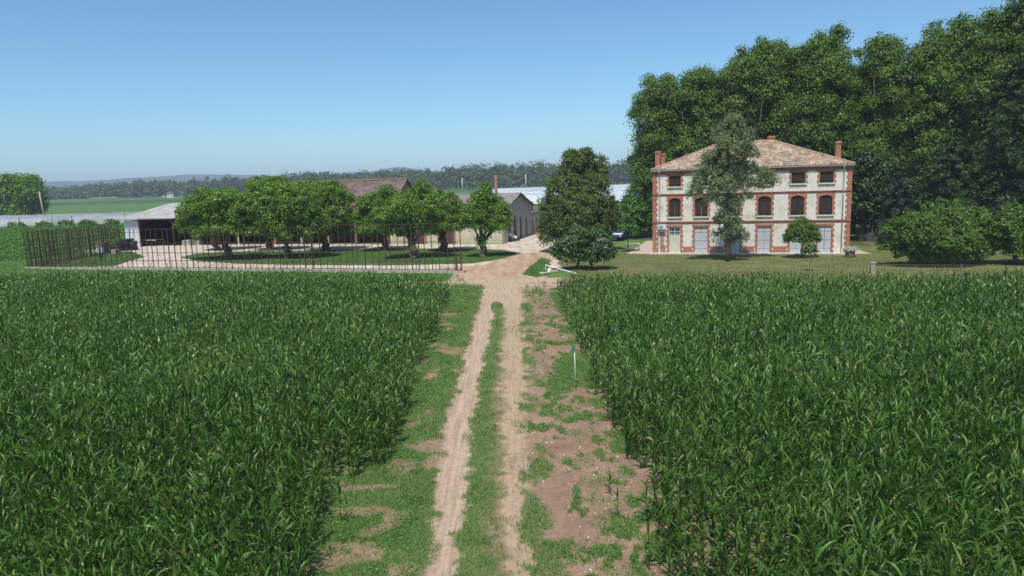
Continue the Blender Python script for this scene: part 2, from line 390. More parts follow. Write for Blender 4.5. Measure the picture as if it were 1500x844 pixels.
def corridor(X, Y):
    n1 = fbm(X*.9+3, Y*.9, 4); n2 = fbm(X*2.7, Y*2.7+40, 3); w = (n2-.5)*.55+(n1-.5)*.5+(fbm(X*7, Y*7+11, 2)-.5)*.22
    Xw = X+w
    verge = sm(.2, -.18, Xw-E_vR(Y))
    holes = sm(.63, .72, fbm(X*.8+60, Y*.8+9, 4))*sm(E_cornL(Y)+2.9, E_cornL(Y)+1.5, X)
    holes = np.maximum(holes, sm(.66, .72, n1)*.9)
    # bare strips seen in the verge
    for (px, py, a, b_) in ((535,717,1.0,.22),(530,752,1.1,.3),(522,802,.6,.18),(300,0,0,0),(650,478,.8,.5),(690,522,.7,.6),(640,655,1.2,.6),(545,815,.35,.4),(665,515,.6,.9),(672,545,.5,.4)):
        if a:
            gx, gy = G(px, py); holes = np.maximum(holes, sm(1.15, .75, np.hypot((X-gx)/a, (Y-gy)/b_)+(n2-.5)*.9))
    verge = verge*(1-holes*(.72+.5*(fbm(X*5, Y*5, 2)-.3)))
    cen = sm(-.16, .14, Xw-E_cL(Y))*sm(.2, -.2, Xw-E_cR(Y))*sm(50.0, 46.0, Y+(n1-.5)*6)
    cen = cen*(1-.6*sm(.45, .9, (X-E_cL(Y))/np.maximum(E_cR(Y)-E_cL(Y), .1)+(n2-.5)*.8))
    gx, gy = G(728, 451); cen = np.maximum(cen, sm(1.1, .8, np.hypot((X-gx)/.42, (Y-gy)/2.4)+(n2-.5)*.6))
    gs = sm(-.1, .1, Xw-E_gL(Y))*sm(.15, -.15, Xw-E_gR(Y))*sm(.46, .6, .6*n1+.4*n2+.14*sm(21, 15, Y))*sm(47, 44, Y)
    patch = .85*sm(.60, .68, fbm(X*2.6+31, Y*2.0+7, 4))*sm(0, .3, X-E_gL(Y))
    patch = np.maximum(patch, sm(.66, .72, fbm(X*.9+11, Y*.7+77, 4))*sm(0, .3, X-E_gL(Y)))
    edge = sm(.7, .1, E_cornR(Y)-X)*sm(.48, .6, n1)*.8
    for (px, py, a, b_) in ((838,540,.85,2.6),(868,480,0,0),(826,560,.8,1.6),(790,685,.3,.7),(872,395,0,0),(772,452,.5,1.6),(815,435,.5,2.2),(840,470,.6,2.4)):
        if a:
            gx, gy = G(px, py); patch = np.maximum(patch, sm(1.1, .7, np.hypot((X-gx)/a, (Y-gy)/b_)+(n2-.5)*.9))
    g_ = np.maximum.reduce([verge, cen, gs*.8, patch*.9, edge, .2*sm(.5, .7, fbm(X*2.2+5, Y*1.1, 4))*sm(-.2, .1, X-E_cR(Y))*sm(.2, -.1, X-E_gL(Y))*sm(46, 40, Y), .2*sm(.5, .7, n1)*sm(-.3, .3, X-E_gL(Y))])
    g_ = g_*sm(60.5, 57.5, Y+(n1-.5)*4)
    rut = sm(-.05, .2, Xw-E_vR(Y))*sm(.15, -.1, Xw-E_cL(Y))
    merged = sm(43, 51, Y)*sm(-.05, .3, Xw-E_vR(Y))*sm(.5, -.4, X-(E_gL(Y)+.2))
    rut = np.maximum(rut, merged)
    rut = np.maximum(rut, sm(54.5, 58.5, Y+(n1-.5)*5)*sm(5.5, 4, X+(n1-.5)*2))
    straw = sm(-.1, .2, Xw-E_cR(Y))*sm(.2, -.15, Xw-E_gL(Y))
    s_ = straw*sm(.38, .6, n2)*.55
    rut = np.maximum(rut, straw*.75)
    return np.clip(g_, 0, 1), np.clip(rut, 0, 1), s_, n1, n2
xs = np.arange(-9.0, 6.8, .11); ys = np.concatenate([np.arange(6, 30, .11), np.arange(30, 62.5, .2)])
XX, YY = np.meshgrid(xs, ys); g_, r_, s_, n1, n2 = corridor(XX, YY)
ZZ = .035+.05*(n1-.5)+.035*(n2-.5)-.045*r_*(1-g_)+.02*g_
ZZ = np.maximum(ZZ, .022)
V = np.stack([XX, YY, ZZ], -1).reshape(-1, 3); nx = len(xs); i = np.arange(len(ys)-1)[:, None]*nx+np.arange(nx-1)[None, :]
Fq = np.stack([i, i+1, i+nx+1, i+nx], -1).reshape(-1, 4)
tag(npmesh('dirt_track', V, Fq, M['track'], attrs={'g': g_.ravel()*.8, 'r': r_.ravel(), 's': s_.ravel()}, smooth=True), kind='structure')

# grass blades and weeds on the corridor
def scatter(n, y0, y1):
    u = rng.random(n); Y = (y0**-0.6+u*(y1**-0.6-y0**-0.6))**(-1/0.6); X = rng.uniform(-8.5, 6.3, n)
    return X, Y
def blades(X, Y, Z, L, W, lean, v, name, mat, label, cat):
    n = len(X); az = rng.uniform(0, 2*np.pi, n); le = rng.random(n)*lean
    d = np.stack([np.cos(az)*np.sin(le), np.sin(az)*np.sin(le), np.cos(le)], -1)
    s = np.stack([-np.sin(az), np.cos(az), np.zeros(n)], -1)
    tw = rng.uniform(-.7, .7, n)[:, None]; s = s*np.cos(tw)+np.stack([np.cos(az), np.sin(az), np.zeros(n)], -1)*np.sin(tw)
    b0 = np.stack([X, Y, Z], -1); W = W[:, None]; L = L[:, None]
    V = np.stack([b0-s*W*.35, b0+s*W*.35, b0+d*L*.6+s*W*.5, b0+d*L*.6-s*W*.5, b0+d*L+np.array([0,0,-.15])*L*le[:, None]], 1).reshape(-1, 3)
    k = np.arange(n)[:, None]*5
    Fq = np.concatenate([k+np.array([[0,1,2,3]]), k+np.array([[3,2,4,4]])])
    Fq = Fq.copy(); Fq[n:, 3] = (k[:, 0]+4); 
    F1 = np.concatenate([k+np.array([[0,1,2]]), k+np.array([[0,2,3]]), k+np.array([[3,2,4]])])
    o = npmesh(name, V, F1, mat, attrs={'v': np.repeat(v, 5)})
    return tag(o, label, cat, kind='stuff')
X, Y = scatter(560000, 9, 60); g_, r_, s_, n1, n2 = corridor(X, Y)
keep = (rng.random(len(X)) < g_**1.5) & (X > E_cornL(Y)-.6) & (X < E_cornR(Y)+.5); X, Y, n1, n2 = X[keep], Y[keep], n1[keep], n2[keep]
cen = (X > E_cL(Y)-.2) & (X < E_cR(Y)+.2)
L = (.07+.07*rng.random(len(X)))*np.where(cen, .85, 1.0)*(1+.6*(n1-.5))*(1+Y/90)
W = .008*(1+Y/22)*(.7+.6*rng.random(len(X)))
zb = .03+.05*(n1-.5)
blades(X, Y, zb, L, W, 1.15, np.clip(.25+.5*fbm(X*.7, Y*.7+3)+.28*(rng.random(len(X))-.5)+(rng.random(len(X)) > .93)*.35, 0, 1), 'track_grass', M['grass'], 'short green grass growing on the verge and crown of the dirt track', 'grass')
# broad leaved weeds, mostly on the left verge and in clumps on the bare soil
X, Y = scatter(330000, 9, 60); g_, r_, s_, n1, n2 = corridor(X, Y)
vw = ((X < E_vR(Y)-.5+1.2*(n1-.5))*(fbm(X*.5+8, Y*.5) > .47)*.85 + (X > E_gR(Y))*.8)*g_
keep = (rng.random(len(X)) < vw) & (X > E_cornL(Y)-.3) & (X < E_cornR(Y)+.3); X, Y, n1 = X[keep], Y[keep], n1[keep]
def leafcards(P, N, size, v, aspect=.62):
    n = len(P); rnd = rng.normal(size=(n, 3)); T = np.cross(N, rnd); T /= np.linalg.norm(T, axis=1)[:, None]+1e-9; B = np.cross(N, T)
    s = size[:, None]
    V = np.stack([P-T*s*.5, P+B*s*.5*aspect+N*s*.06, P+T*s*.5, P-B*s*.5*aspect+N*s*.06], 1).reshape(-1, 3)
    Fq = np.arange(n)[:, None]*4+np.array([[0,1,2,3]])
    return V, Fq, np.repeat(v, 4)
def unit(a): return a/(np.linalg.norm(a, axis=1)[:, None]+1e-9)
P = np.stack([X, Y, .05+.11*rng.random(len(X))*(fbm(X*1.5, Y*1.5+2)*1.8)], -1)
V, Fq, v = leafcards(P, unit(rng.normal(size=P.shape)*.6+np.array([0, 0, 1])), .035*(1+Y/30)*(.7+.6*rng.random(len(X))), np.clip(fbm(X*1.3, Y*1.3)+.4*(rng.random(len(X))-.5), 0, 1))
tag(npmesh('weeds', V, Fq, M['weed'], attrs={'v': v}), 'broad leaved green weeds on the left verge and bare soil beside the track', 'weeds', kind='stuff')
# straw in the right rut
X, Y = scatter(60000, 9, 50); g_, r_, s_, n1, n2 = corridor(X, Y); keep = rng.random(len(X)) < s_*.35; X, Y, n1 = X[keep], Y[keep], n1[keep]
blades(X, Y, .02+.05*(n1-.5), .05+.06*rng.random(len(X)), .005*(1+Y/25), 1.5, rng.random(len(X)), 'dry_grass', M['straw'], 'dry straw coloured grass in the right wheel rut of the track', 'dry grass')
# pale stones
X, Y = scatter(30000, 9, 45); g_, r_, s_, n1, n2 = corridor(X, Y)
w_ = (X > E_gL(Y))*.4*(n1 > .38)+(X < E_cL(Y))*.07; keep = (rng.random(len(X)) < w_*(1-g_)) & (X < E_cornR(Y)); X, Y = X[keep], Y[keep]
n = len(X); oc = np.array([[1,0,0],[-1,0,0],[0,1,0],[0,-1,0],[0,0,1],[0,0,-1.]]); of = np.array([[0,2,4],[2,1,4],[1,3,4],[3,0,4],[2,0,5],[1,2,5],[3,1,5],[0,3,5]])
sz = ((.011+.04*rng.random(n)**4)*(1+Y/70))[:, None, None]; pj = oc[None]*sz*(.7+.6*rng.random((n, 6, 1))); a_ = rng.uniform(0, 6.3, n); ca, sa = np.cos(a_)[:, None], np.sin(a_)[:, None]
pj = np.stack([pj[..., 0]*ca-pj[..., 1]*sa*.7, pj[..., 0]*sa+pj[..., 1]*ca*.7, pj[..., 2]*.6], -1)+np.stack([X, Y, .03+0*X], -1)[:, None]
tag(npmesh('stones', pj.reshape(-1, 3), (np.arange(n)[:, None, None]*6+of[None]).reshape(-1, 3), M['stone']), 'pale pebbles scattered over the bare soil beside the track', 'stones', kind='stuff')

# turf on the lawns and the yard
def inside(px, py, poly):
    r = np.zeros(len(px), bool); n = len(poly)
    for i in range(n):
        (xa, ya), (xb, yb) = poly[i], poly[(i+1) % n]
        c = ((ya > py) != (yb > py)) & (px < (xb-xa)*(py-ya)/(yb-ya+1e-9)+xa); r ^= c
    return r
def turf(name, label, poly, n, L, W, mat, lean=1.1, z=.02):
    P = np.array(poly); X = rng.uniform(P[:, 0].min(), P[:, 0].max(), n); Y = rng.uniform(P[:, 1].min(), P[:, 1].max(), n)
    k = inside(X, Y, poly) & view(X, Y, 3) & (rng.random(n) < .35+.9*fbm(X*.35, Y*.35)); X, Y = X[k], Y[k]
    v = np.clip(.9*fbm(X*.25+4, Y*.25, 4)+.35*(rng.random(len(X))-.5), 0, 1)
    blades(X, Y, z+0*X, L*(.6+.8*rng.random(len(X))), W*(.6+.8*rng.random(len(X))), lean, v, name, mat, label, 'grass')
def view(X, Y, mrg=4): return np.abs(X) < Y*.735+mrg
M['lawnblade'] = leafmat('lawn_blades', (.09, .12, .035), (.18, .195, .07), .7, .2, pale=(.3, .26, .13))
M['turfblade'] = leafmat('turf_blades', (.05, .105, .022), (.12, .19, .045), .6, .25)
turf('yard_turf', 'short turf of the oval grass island under the mulberry trees', [G(*p) for p in isl], 60000, .12, .03, M['turfblade'])
turf('entry_turf', 'bright green grass wedge beside the entrance drive', [G(*p) for p in [(767,402),(776,392),(793,379),(805,382),(801,403),(785,406)]], 14000, .2, .03, M['grass'])
turf('headland_grass', 'rough grass strip between the left corn and the rusty fence', [(-90,75),(-56,66),(-26,60),(-9.7,56),(-5,53),(-3.6,60),(-5.6,67.6),(-56,83),(-62,106),(-90,108)], 110000, .28, .04, M['grass'])
turf('corner_turf', 'green turf in the fenced yard corner by the crates', [G(*p) for p in [(46,393),(170,390),(210,376),(190,369),(150,372),(110,379)]], 15000, .14, .03, M['turfblade'])
turf('lawn_turf', 'dry yellowish lawn grass in front of the house', [(8,61),(60,44),(60,60),(41,78),(36.5,72.8),(14.5,79.0),(10.5,83),(6.4,79.5),(5,72.5),(6,66)], 150000, .1, .028, M['lawnblade'])
turf('margin_grass', 'rough green grass between the right corn and the wire fence', [(4,53),(9,51.5),(25,48),(40,46),(46,46),(30,54.5),(8.5,60.5),(5,60)], 14000, .25, .04, M['grass'])

# ------------------------------------------------------------------ corn
def corn_geo(X, Y, h, nl, seg, fold, wscale=1.0, stalk=False, z0=0.0):
    n = len(X); A0 = rng.uniform(0, 2*np.pi, n)
    k = np.arange(nl)
    t = .12+.83*(k/(nl-1))
    t = t[None, :]+rng.uniform(-.03, .03, (n, nl))
    az = A0[:, None]+np.pi*k[None, :]+rng.normal(0, .45, (n, nl))
    up = np.clip((k/(nl-1))[None, :]+rng.uniform(-.1, .1, (n, nl)), 0, 1)
    ln = (.55+.45*np.sin(np.pi*np.clip(up*.9+.12, 0, 1)))*rng.uniform(.7, 1.1, (n, nl))*.70*(h[:, None]/1.8)
    a0 = R(60)+up*R(24)+rng.normal(0, .14, (n, nl)); a1 = R(-40)+up*R(76)+rng.normal(0, .38, (n, nl))
    w0 = .066*wscale*rng.uniform(.75, 1.15, (n, nl))
    bx = X[:, None]+0*t; by = Y[:, None]+0*t; bz = z0+h[:, None]*t*.88
    ca, sa = np.cos(az), np.sin(az)
    S = np.linspace(0, 1, seg+1); prof = np.array([np.clip(min(1, .55+2.2*s)*(1-s**2.2), .02, 1) for s in S])
    cx = np.zeros((n, nl)); cz = np.zeros((n, nl)); rows = []
    tw0 = rng.normal(0, .25, (n, nl)); tw1 = rng.normal(0, 1.0, (n, nl))
    for q, s in enumerate(S):
        ang = a0+(a1-a0)*s**1.4
        if q: cx = cx+np.cos(ang)*ln/seg; cz = cz+np.sin(ang)*ln/seg
        tw = tw0+tw1*s
        # side vector, twisted about the leaf axis
        sx_, sy_ = -sa*np.cos(tw)-ca*np.sin(ang)*np.sin(tw), ca*np.cos(tw)-sa*np.sin(ang)*np.sin(tw); sz_ = np.cos(ang)*np.sin(tw)
        px_, py_, pz_ = bx+ca*cx, by+sa*cx, bz+cz
        hw = w0*prof[q]/2
        l = np.stack([px_+sx_*hw, py_+sy_*hw, pz_+sz_*hw], -1); r = np.stack([px_-sx_*hw, py_-sy_*hw, pz_-sz_*hw], -1)
        if fold:
            md = np.stack([px_+ca*np.sin(ang)*hw*.5, py_+sa*np.sin(ang)*hw*.5, pz_-np.cos(ang)*hw*.5], -1); rows += [l, md, r]
        else: rows += [l, r]
    c = 3 if fold else 2
    V = np.stack(rows, 2).reshape(-1, 3); nleaf = n*nl; per = c*(seg+1)
    tmpl = []
    for q in range(seg):
        for e in range(c-1):
            tmpl.append([q*c+e, q*c+e+1, (q+1)*c+e+1, (q+1)*c+e])
    Fq = (np.arange(nleaf)[:, None, None]*per+np.array(tmpl)[None]).reshape(-1, 4)
    pv = fbm(X*.25, Y*.25+3, 3)*.5+rng.normal(0, .10, n)
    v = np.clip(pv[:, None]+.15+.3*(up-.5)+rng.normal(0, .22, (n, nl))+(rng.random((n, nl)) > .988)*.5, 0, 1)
    v = np.repeat(v.reshape(-1), per)
    if stalk:
        a = np.array([0, 2.1, 4.2]); ring = np.stack([np.cos(a), np.sin(a)], -1)*.014
        lo = np.concatenate([np.stack([X, Y], -1)[:, None]+ring[None], np.full((n, 3, 1), z0)], -1)
        hi = np.concatenate([np.stack([X, Y], -1)[:, None]+ring[None]*.5, np.broadcast_to((h*.9+z0)[:, None, None], (n, 3, 1))], -1)
        SV = np.concatenate([lo, hi], 1).reshape(-1, 3); b0 = len(V)
        SF = (np.arange(n)[:, None, None]*6+np.array([[0,1,4,3],[1,2,5,4],[2,0,3,5]])[None]).reshape(-1, 4)+b0
        V = np.concatenate([V, SV]); Fq = np.concatenate([Fq, SF]); v = np.concatenate([v, np.full(len(SV), .75)])
    return V, Fq, v
def join(parts):
    Vs, Fs, vs, o = [], [], [], 0
    for V, Fq, v in parts: Vs.append(V); Fs.append(Fq+o); vs.append(v); o += len(V)
    return np.concatenate(Vs), np.concatenate(Fs), np.concatenate(vs)
def plants(x0, x1, y0, y1, row, gap):
    gx = np.arange(x0, x1, gap); gy = np.arange(y0, y1, row)   # rows run along the track-crossing direction
    X, Y = np.meshgrid(gx, gy); X = X.ravel()+rng.normal(0, .05, X.size); Y = Y.ravel()+rng.normal(0, .06, Y.size)
    return X, Y
def view(X, Y, mrg=4): return np.abs(X) < Y*.735+mrg
def corn_field(name, label, side):
    parts = []
    for (y0, y1, row, gap, nl, seg, fold, ws, st) in ((8.5, 25, .7, .17, 13, 5, True, 1.0, True), (25, 40, .72, .17, 11, 4, False, 1.05, False), (40, 67, .75, .18, 9, 3, False, 1.15, False)):
        X, Y = plants(-58 if side < 0 else 0, 0 if side < 0 else 58, y0, y1, row, gap)
        wob = (fbm(Y*1.3+5*side, Y*0+2.2)-.5)*.9
        k = (X < E_cornL(Y)+wob) if side < 0 else (X > E_cornR(Y)+wob)
        endL = np.interp(X, [-50, -26, -9.7, -5.7, -4], [66.5, 62.2, 57.6, 54.8, 54.2]); endR = np.interp(X, [2.5, 8, 25, 36, 50], [53.5, 53.0, 49.3, 48.2, 46.3])
        k &= (Y < (endL if side < 0 else endR)) & view(X, Y, 9) & (rng.random(len(X)) < .95)
        X, Y = X[k], Y[k]
        ed = np.abs(X-(E_cornL(Y) if side < 0 else E_cornR(Y)))
        h = (1.72+.34*(fbm(X*.22+side*9, Y*.22)-.5)+rng.normal(0, .15, len(X)))*np.where(ed < .9, rng.uniform(.62, 1.0, len(X)), 1.0)
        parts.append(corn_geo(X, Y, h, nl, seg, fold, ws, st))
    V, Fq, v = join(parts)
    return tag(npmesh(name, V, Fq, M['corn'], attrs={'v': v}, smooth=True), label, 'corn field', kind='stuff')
corn_field('corn_field', 'dense green corn crop filling the field left of the dirt track', -1)
corn_field('corn_field', 'dense green corn crop filling the field right of the dirt track', 1)
# stray plants outside the rows
strays = [((500,768),1.25,'lone young corn plant on the grassy left verge in front of bare soil'), ((523,690),1.1,'stray corn plant at the left field edge beside the dark weed clump'),
          ((905,762),.95,'small corn plant standing on bare soil near the right corn edge'), ((893,726),.8,'half grown corn plant among weeds on the bare right margin'),
          ((950,838),1.2,'bright green corn plant lowest at the right field corner')]
for (px, py), h, lb in strays:
    x, y = G(px, py); V, Fq, v = corn_geo(np.zeros(1), np.zeros(1), np.array([h]), 8, 6, True, 1.0, True)
    o = npmesh('corn_plant', V, Fq, M['corn'], attrs={'v': np.clip(v+.25, 0, .93)}, smooth=True); o.location = (x, y, .03)
    tag(o, lb, 'corn plant', 'stray corn plants beside the track')
# corn beyond the fence, far left
X, Y = plants(-190, -50, 94, 172, .6, .42)
k = view(X, Y, 8) & (X < np.interp(Y, [90, 104, 118, 175], [-66, -64, -63, -62])) & (X < -62.0); X, Y = X[k], Y[k]
V, Fq, v = corn_geo(X, Y, 1.15+rng.normal(0, .07, len(X)), 5, 2, False, 3.4)
tag(npmesh('corn_field', V, Fq, M['cornfar'], attrs={'v': v}, smooth=True), 'bright green low crop behind the rusty fence and beside the hangar', 'corn field', kind='stuff')

# ------------------------------------------------------------------ trees
def crown_geo(lobes, clumps, per, leaf, cr_, up=.6, hang=0.0, aspect=.62, shell=.62, flat=.75):
    lob = np.array(lobes, float); area = (lob[:, 3]*lob[:, 4]+lob[:, 3]*lob[:, 5]+lob[:, 4]*lob[:, 5]); pr = area/area.sum()
    idx = rng.choice(len(lob), clumps, p=pr); d = unit(rng.normal(size=(clumps, 3)))
    d[:, 2] = np.where((d[:, 2] < -.62), -d[:, 2]*rng.random(clumps), d[:, 2])
    rad = shell+(1.02-shell)*rng.random(clumps)**.6
    C = lob[idx, :3]+d*lob[idx, 3:6]*rad[:, None]
    cs = cr_*(.6+.8*rng.random(clumps))
    cv = rng.random(clumps)
    n = clumps*per; ci = np.repeat(np.arange(clumps), per)
    q = unit(rng.normal(size=(n, 3)))*(rng.random(n)**.45)[:, None]; q[:, 2] *= flat
    P = C[ci]+q*cs[ci][:, None]
    if hang: P[:, 2] -= hang*rng.random(n)*cs[ci]
    N = unit(q*1.0+d[ci]*.5+np.array([0, 0, up])+rng.normal(size=(n, 3))*.55)
    size = leaf*(.65+.7*rng.random(n))
    v = np.clip(.18+.45*cv[ci]+.35*rng.random(n), 0, 1)
    return leafcards(P, N, size, v, aspect)

def limb(mb, a, b_, r0, r1, bend=.15, n=6, seg=6):
    a, b_ = Vector(a), Vector(b_); L = (b_-a).length; off = Vector((random.uniform(-1,1), random.uniform(-1,1), random.uniform(0,.8)))*L*bend
    pts = [a.lerp(b_, i/seg)+off*math.sin(math.pi*i/seg) for i in range(seg+1)]
    mb.tube(pts, [r0+(r1-r0)*i/seg for i in range(seg+1)], n)

def px_lobes(base, Y, lobs, depth=1.0):
    out = []
    for (px, py, rx, ry) in lobs:
        Yk = Y+random.uniform(-.5, .5)*depth*rx/F*Y
        c = AT(px, py, Yk); s = Yk/F
        out.append((c[0]-base[0], c[1]-base[1], c[2], rx*s, (rx+ry)*.5*s*depth, ry*s))
    return out

def tree(name, label, cat, base, lobes, mat, bark, tr, fork, clumps, per, leaf, cr_, group=None, leader=False, limbs=True, **kw):
    root = empty(name, (base[0], base[1], 0), 0, label, cat, group)
    mb = MB(); wob = [random.uniform(-.25, .25) for _ in range(4)]
    top = max(l[2] for l in lobes)
    zt = top if leader else fork
    k = 8; pts = [(wob[0]*tr*2*math.sin(i*1.1), wob[1]*tr*2*math.sin(i*.9), -.1+(zt+.1)*i/k) for i in range(k+1)]
    rads = [tr*(1.45 if i == 0 else 1.12 if i == 1 else 1-.12*i/k if not leader else 1-.9*i/k) for i in range(k+1)]
    mb.tube(pts, rads, 10)
    if limbs:
        for l in lobes:
            z = fork if not leader else min(max(fork, l[2]-1.5), zt*.9)
            p0 = pts[min(k, int(z/zt*k))]
            limb(mb, p0, (l[0]*.9, l[1]*.9, l[2]), max(tr*.36 if not leader else tr*.28, .03), max(tr*.08, .012))
    mb.build('trunk', bark, root, smooth=True)
    V, Fq, v = crown_geo(lobes, clumps, per, leaf, cr_, **kw)
    npmesh('crown', V, Fq, mat, root, attrs={'v': v})
    return root

def auto_lobes(w, h0, h1, n, d=None, taper=.4, r=.25):
    # lobes filling an egg shaped envelope of width w from h0 to h1
    out = []; d = d or w; hh = h1-h0
    for i in range(n):
        f = (i+.5)/n; wr = w*.5*(math.sin(math.pi*min(1, .2+.72*f))**taper)*random.uniform(.8, 1.12); a = i*2.4+random.uniform(-.4, .4); rr = random.uniform(.55, 1.0)
        R_ = w*r*random.uniform(.75, 1.2)
        ro = max(wr-R_*.75, 0)*rr
        out.append((math.cos(a)*ro, math.sin(a)*ro*d/w, h0+R_*.8+(hh-1.6*R_)*f, R_, R_*d/w, R_*random.uniform(.8, 1.05)))
    return out

# mulberries round the grass island
mul = [
 ((334,380), [(292,306,30,20),(328,292,32,16),(330,315,42,26),(362,308,32,26),(276,322,16,13),(318,334,40,14),(345,336,34,13),(300,284,14,10),(300,340,26,9),(272,333,14,9)], 'broad mulberry tree leftmost on the yard grass beside the hangar roof'),
 ((317,367), [(300,300,26,18),(330,290,26,14),(320,315,40,20)], 'mulberry tree half hidden behind the leftmost one, nearest the hangar post'),
 ((422,379), [(398,300,32,24),(436,300,36,28),(418,322,46,24),(455,325,28,20),(410,283,22,14),(440,340,38,14),(412,336,40,12),(432,280,20,14),(380,338,24,9),(455,340,24,9)], 'wide mulberry tree with foliage hanging over the fence top, second from left in front row'),
 ((396,367), [(380,274,18,16),(404,268,18,11),(392,280,26,16),(375,300,26,22),(405,300,30,22),(395,320,40,18)], 'tall dark trunked mulberry rising above its neighbours behind the second front tree'),
 ((477,367), [(470,288,32,20),(495,298,24,26),(478,318,38,20),(461,272,16,10),(448,290,22,20),(497,325,18,14),(488,278,16,12),(475,334,36,12),(500,338,14,8)], 'mulberry tree left of the brown barn roof gap'),
 ((564,367), [(548,302,26,20),(575,295,24,18),(560,318,36,18),(532,318,18,14),(568,280,10,9),(555,334,34,10),(538,298,14,12),(540,337,22,8),(575,338,20,8)], 'mulberry tree in front of the brown tiled roof'),
 ((606,379), [(590,304,32,18),(616,292,24,18),(604,318,50,18),(636,304,22,20),(620,272,8,10),(565,318,24,16),(600,333,46,12),(590,341,18,6)], 'mulberry tree with thick leaning trunk right of the lattice post'),
 ((650,368), [(648,300,28,20),(668,312,20,18),(652,320,36,18),(676,325,14,13),(635,288,16,13),(655,332,32,11),(635,338,16,7)], 'mulberry tree with forked trunk in front of the brown wooden door'),
 ((708,377), [(708,292,16,16),(712,276,8,12),(700,312,24,18),(726,318,22,18),(708,330,28,12),(738,308,10,12),(708,352,9,9),(690,322,16,18),(735,327,16,15),(720,302,20,16),(700,296,14,14)], 'small mulberry tree with ivy clad trunk at the right tip of the yard grass'),
]
for (b, lob, lb) in mul:
    base = G(*b); L = px_lobes(base, base[1], lob, 1.1)
    ar = sum(l[3]*l[5] for l in L)
    tree('mulberry_tree', lb, 'tree', base, L, M['mulberry'], M['bark'], .5 if b[0] not in (317, 708) else .4, 1.7, int(ar*34), 32, .24, .55, 'mulberry trees on the yard grass', up=.5, shell=.5)

# linden in the middle
base = G(850,368)
L = px_lobes(base, base[1], [(846,244,24,22),(869,248,18,24),(826,282,26,30),(868,285,28,34),(848,315,48,36),(886,318,20,26),(812,318,20,28),(810,346,18,16),(850,345,44,18),(838,232,12,12),(800,300,10,12),(898,300,9,12),(880,255,10,10),(830,255,12,12),(905,330,8,12),(795,335,8,12),(860,224,7,7)], 1.0)
tree('linden_tree', 'tall olive green linden tree standing between the lane and the house', 'tree', base, L, M['linden'], M['bark'], .4, 2.0, 1500, 38, .23, .55, up=.5, shell=.75)
# light green shrubs left of the house
base = G(932,352); base = (base[0], base[1]+4)
L = px_lobes(base, base[1], [(932,312,24,22),(915,322,16,14),(945,318,16,20),(930,334,24,10)])
tree('laurel_shrub', 'bright green rounded laurel against the left end of the brick house', 'shrub', base, L, M['laurel'], M['bark'], .12, 1.0, 420, 26, .28, .5)
base = (base[0]+1, base[1]+12)
L = px_lobes(base, base[1], [(936,285,18,20),(925,300,16,16),(950,300,12,20)])
tree('laurel_shrub', 'paler tall shrub behind the bright laurel left of the house', 'shrub', base, L, M['laurel'], M['bark'], .12, 1.0, 300, 26, .28, .5)
# fig pair
base = G(847,395); L = px_lobes(base, base[1], [(826,366,18,18),(846,350,20,18),(838,374,24,14),(815,366,10,12),(850,368,18,16)], 1.0)
fig1 = tree('fig_tree', 'dark green fig tree with a whitish dead limb beside the entrance, left of the pair', 'tree', base, L, M['fig'], M['bark'], .15, .9, 330, 26, .22, .36, 'pair of fig trees by the white pole')
base = G(866,396); L = px_lobes(base, base[1], [(878,352,18,16),(888,368,14,16),(868,370,22,18),(880,378,16,10),(862,346,14,14)], 1.0)
fig2 = tree('fig_tree', 'fig tree with grey dead twigs near the lawn, right of the pair', 'tree', base, L, M['fig'], M['bark'], .15, .9, 320, 26, .22, .36, 'pair of fig trees by the white pole')
for root, pts in ((fig1, [(-.9, -1.1, 2.6), (-1.3, -1.2, 3.05), (-.5, -1.2, 2.9)]), (fig2, [(.6, -1.3, 2.9), (1.0, -1.2, 3.1), (.2, -1.3, 2.5), (1.2, -1.3, 2.3)])):
    q = MB()
    for p in pts:
        limb(q, (0, -.4, 1.3), p, .045, .02, .12, 5)
        for _ in range(4): limb(q, p, (p[0]+random.uniform(-.5, .5), p[1]-random.uniform(0, .35), p[2]+random.uniform(-.3, .35)), .024, .01, .1, 4, 3)
    q.build('dead_branch', M['deadwood'], root)
# hazels on the right lawn
base = G(1385,388); L = px_lobes(base, base[1], [(1345,338,32,26),(1385,326,38,24),(1425,336,24,30),(1330,352,20,16),(1390,354,46,24),(1312,352,12,10),(1420,366,24,14),(1350,364,26,12),(1328,368,20,13),(1300,338,10,7),(1315,328,9,8),(1360,306,9,8),(1378,300,7,7),(1402,304,9,8),(1440,314,10,8),(1452,345,9,9),(1296,360,9,6),(1365,372,30,12),(1408,374,30,11),(1442,364,14,14)], 1.0)
tree('hazel_bush', 'wide spreading green hazel bush on the lawn right of the house', 'bush', base, L, M['hazel'], M['bark'], .22, .6, 1350, 30, .22, .46, shell=.8)
base = G(1487,388); L = px_lobes(base, base[1], [(1482,336,26,30),(1510,335,30,32),(1475,358,22,16),(1505,362,32,14),(1490,320,22,20)], 1.0)
tree('hazel_bush', 'hazel tree with one bare trunk at the right edge of the lawn', 'bush', base, L, M['hazel'], M['bark'], .2, 1.6, 900, 28, .22, .42)
# small round tree and sapling in front of the house
base = G(1174,378); L = px_lobes(base, base[1], [(1174,342,22,18),(1162,348,14,12),(1186,348,15,13),(1172,330,13,12),(1190,336,8,8)], 1.0)
tree('maple_tree', 'small round dark green tree on the lawn before the house doors', 'tree', base, L, M['hazel'], M['bark'], .09, 1.3, 420, 26, .17, .3)
base = G(1187,398); L = px_lobes(base, base[1], [(1187,364,9,8),(1182,368,6,6),(1192,370,6,6)], 1.0)
tree('sapling', 'thin young sapling with pale stem in front of the small round tree', 'sapling', base, L, M['laurel'], M['palebark'], .06, 1.5, 60, 22, .13, .17)
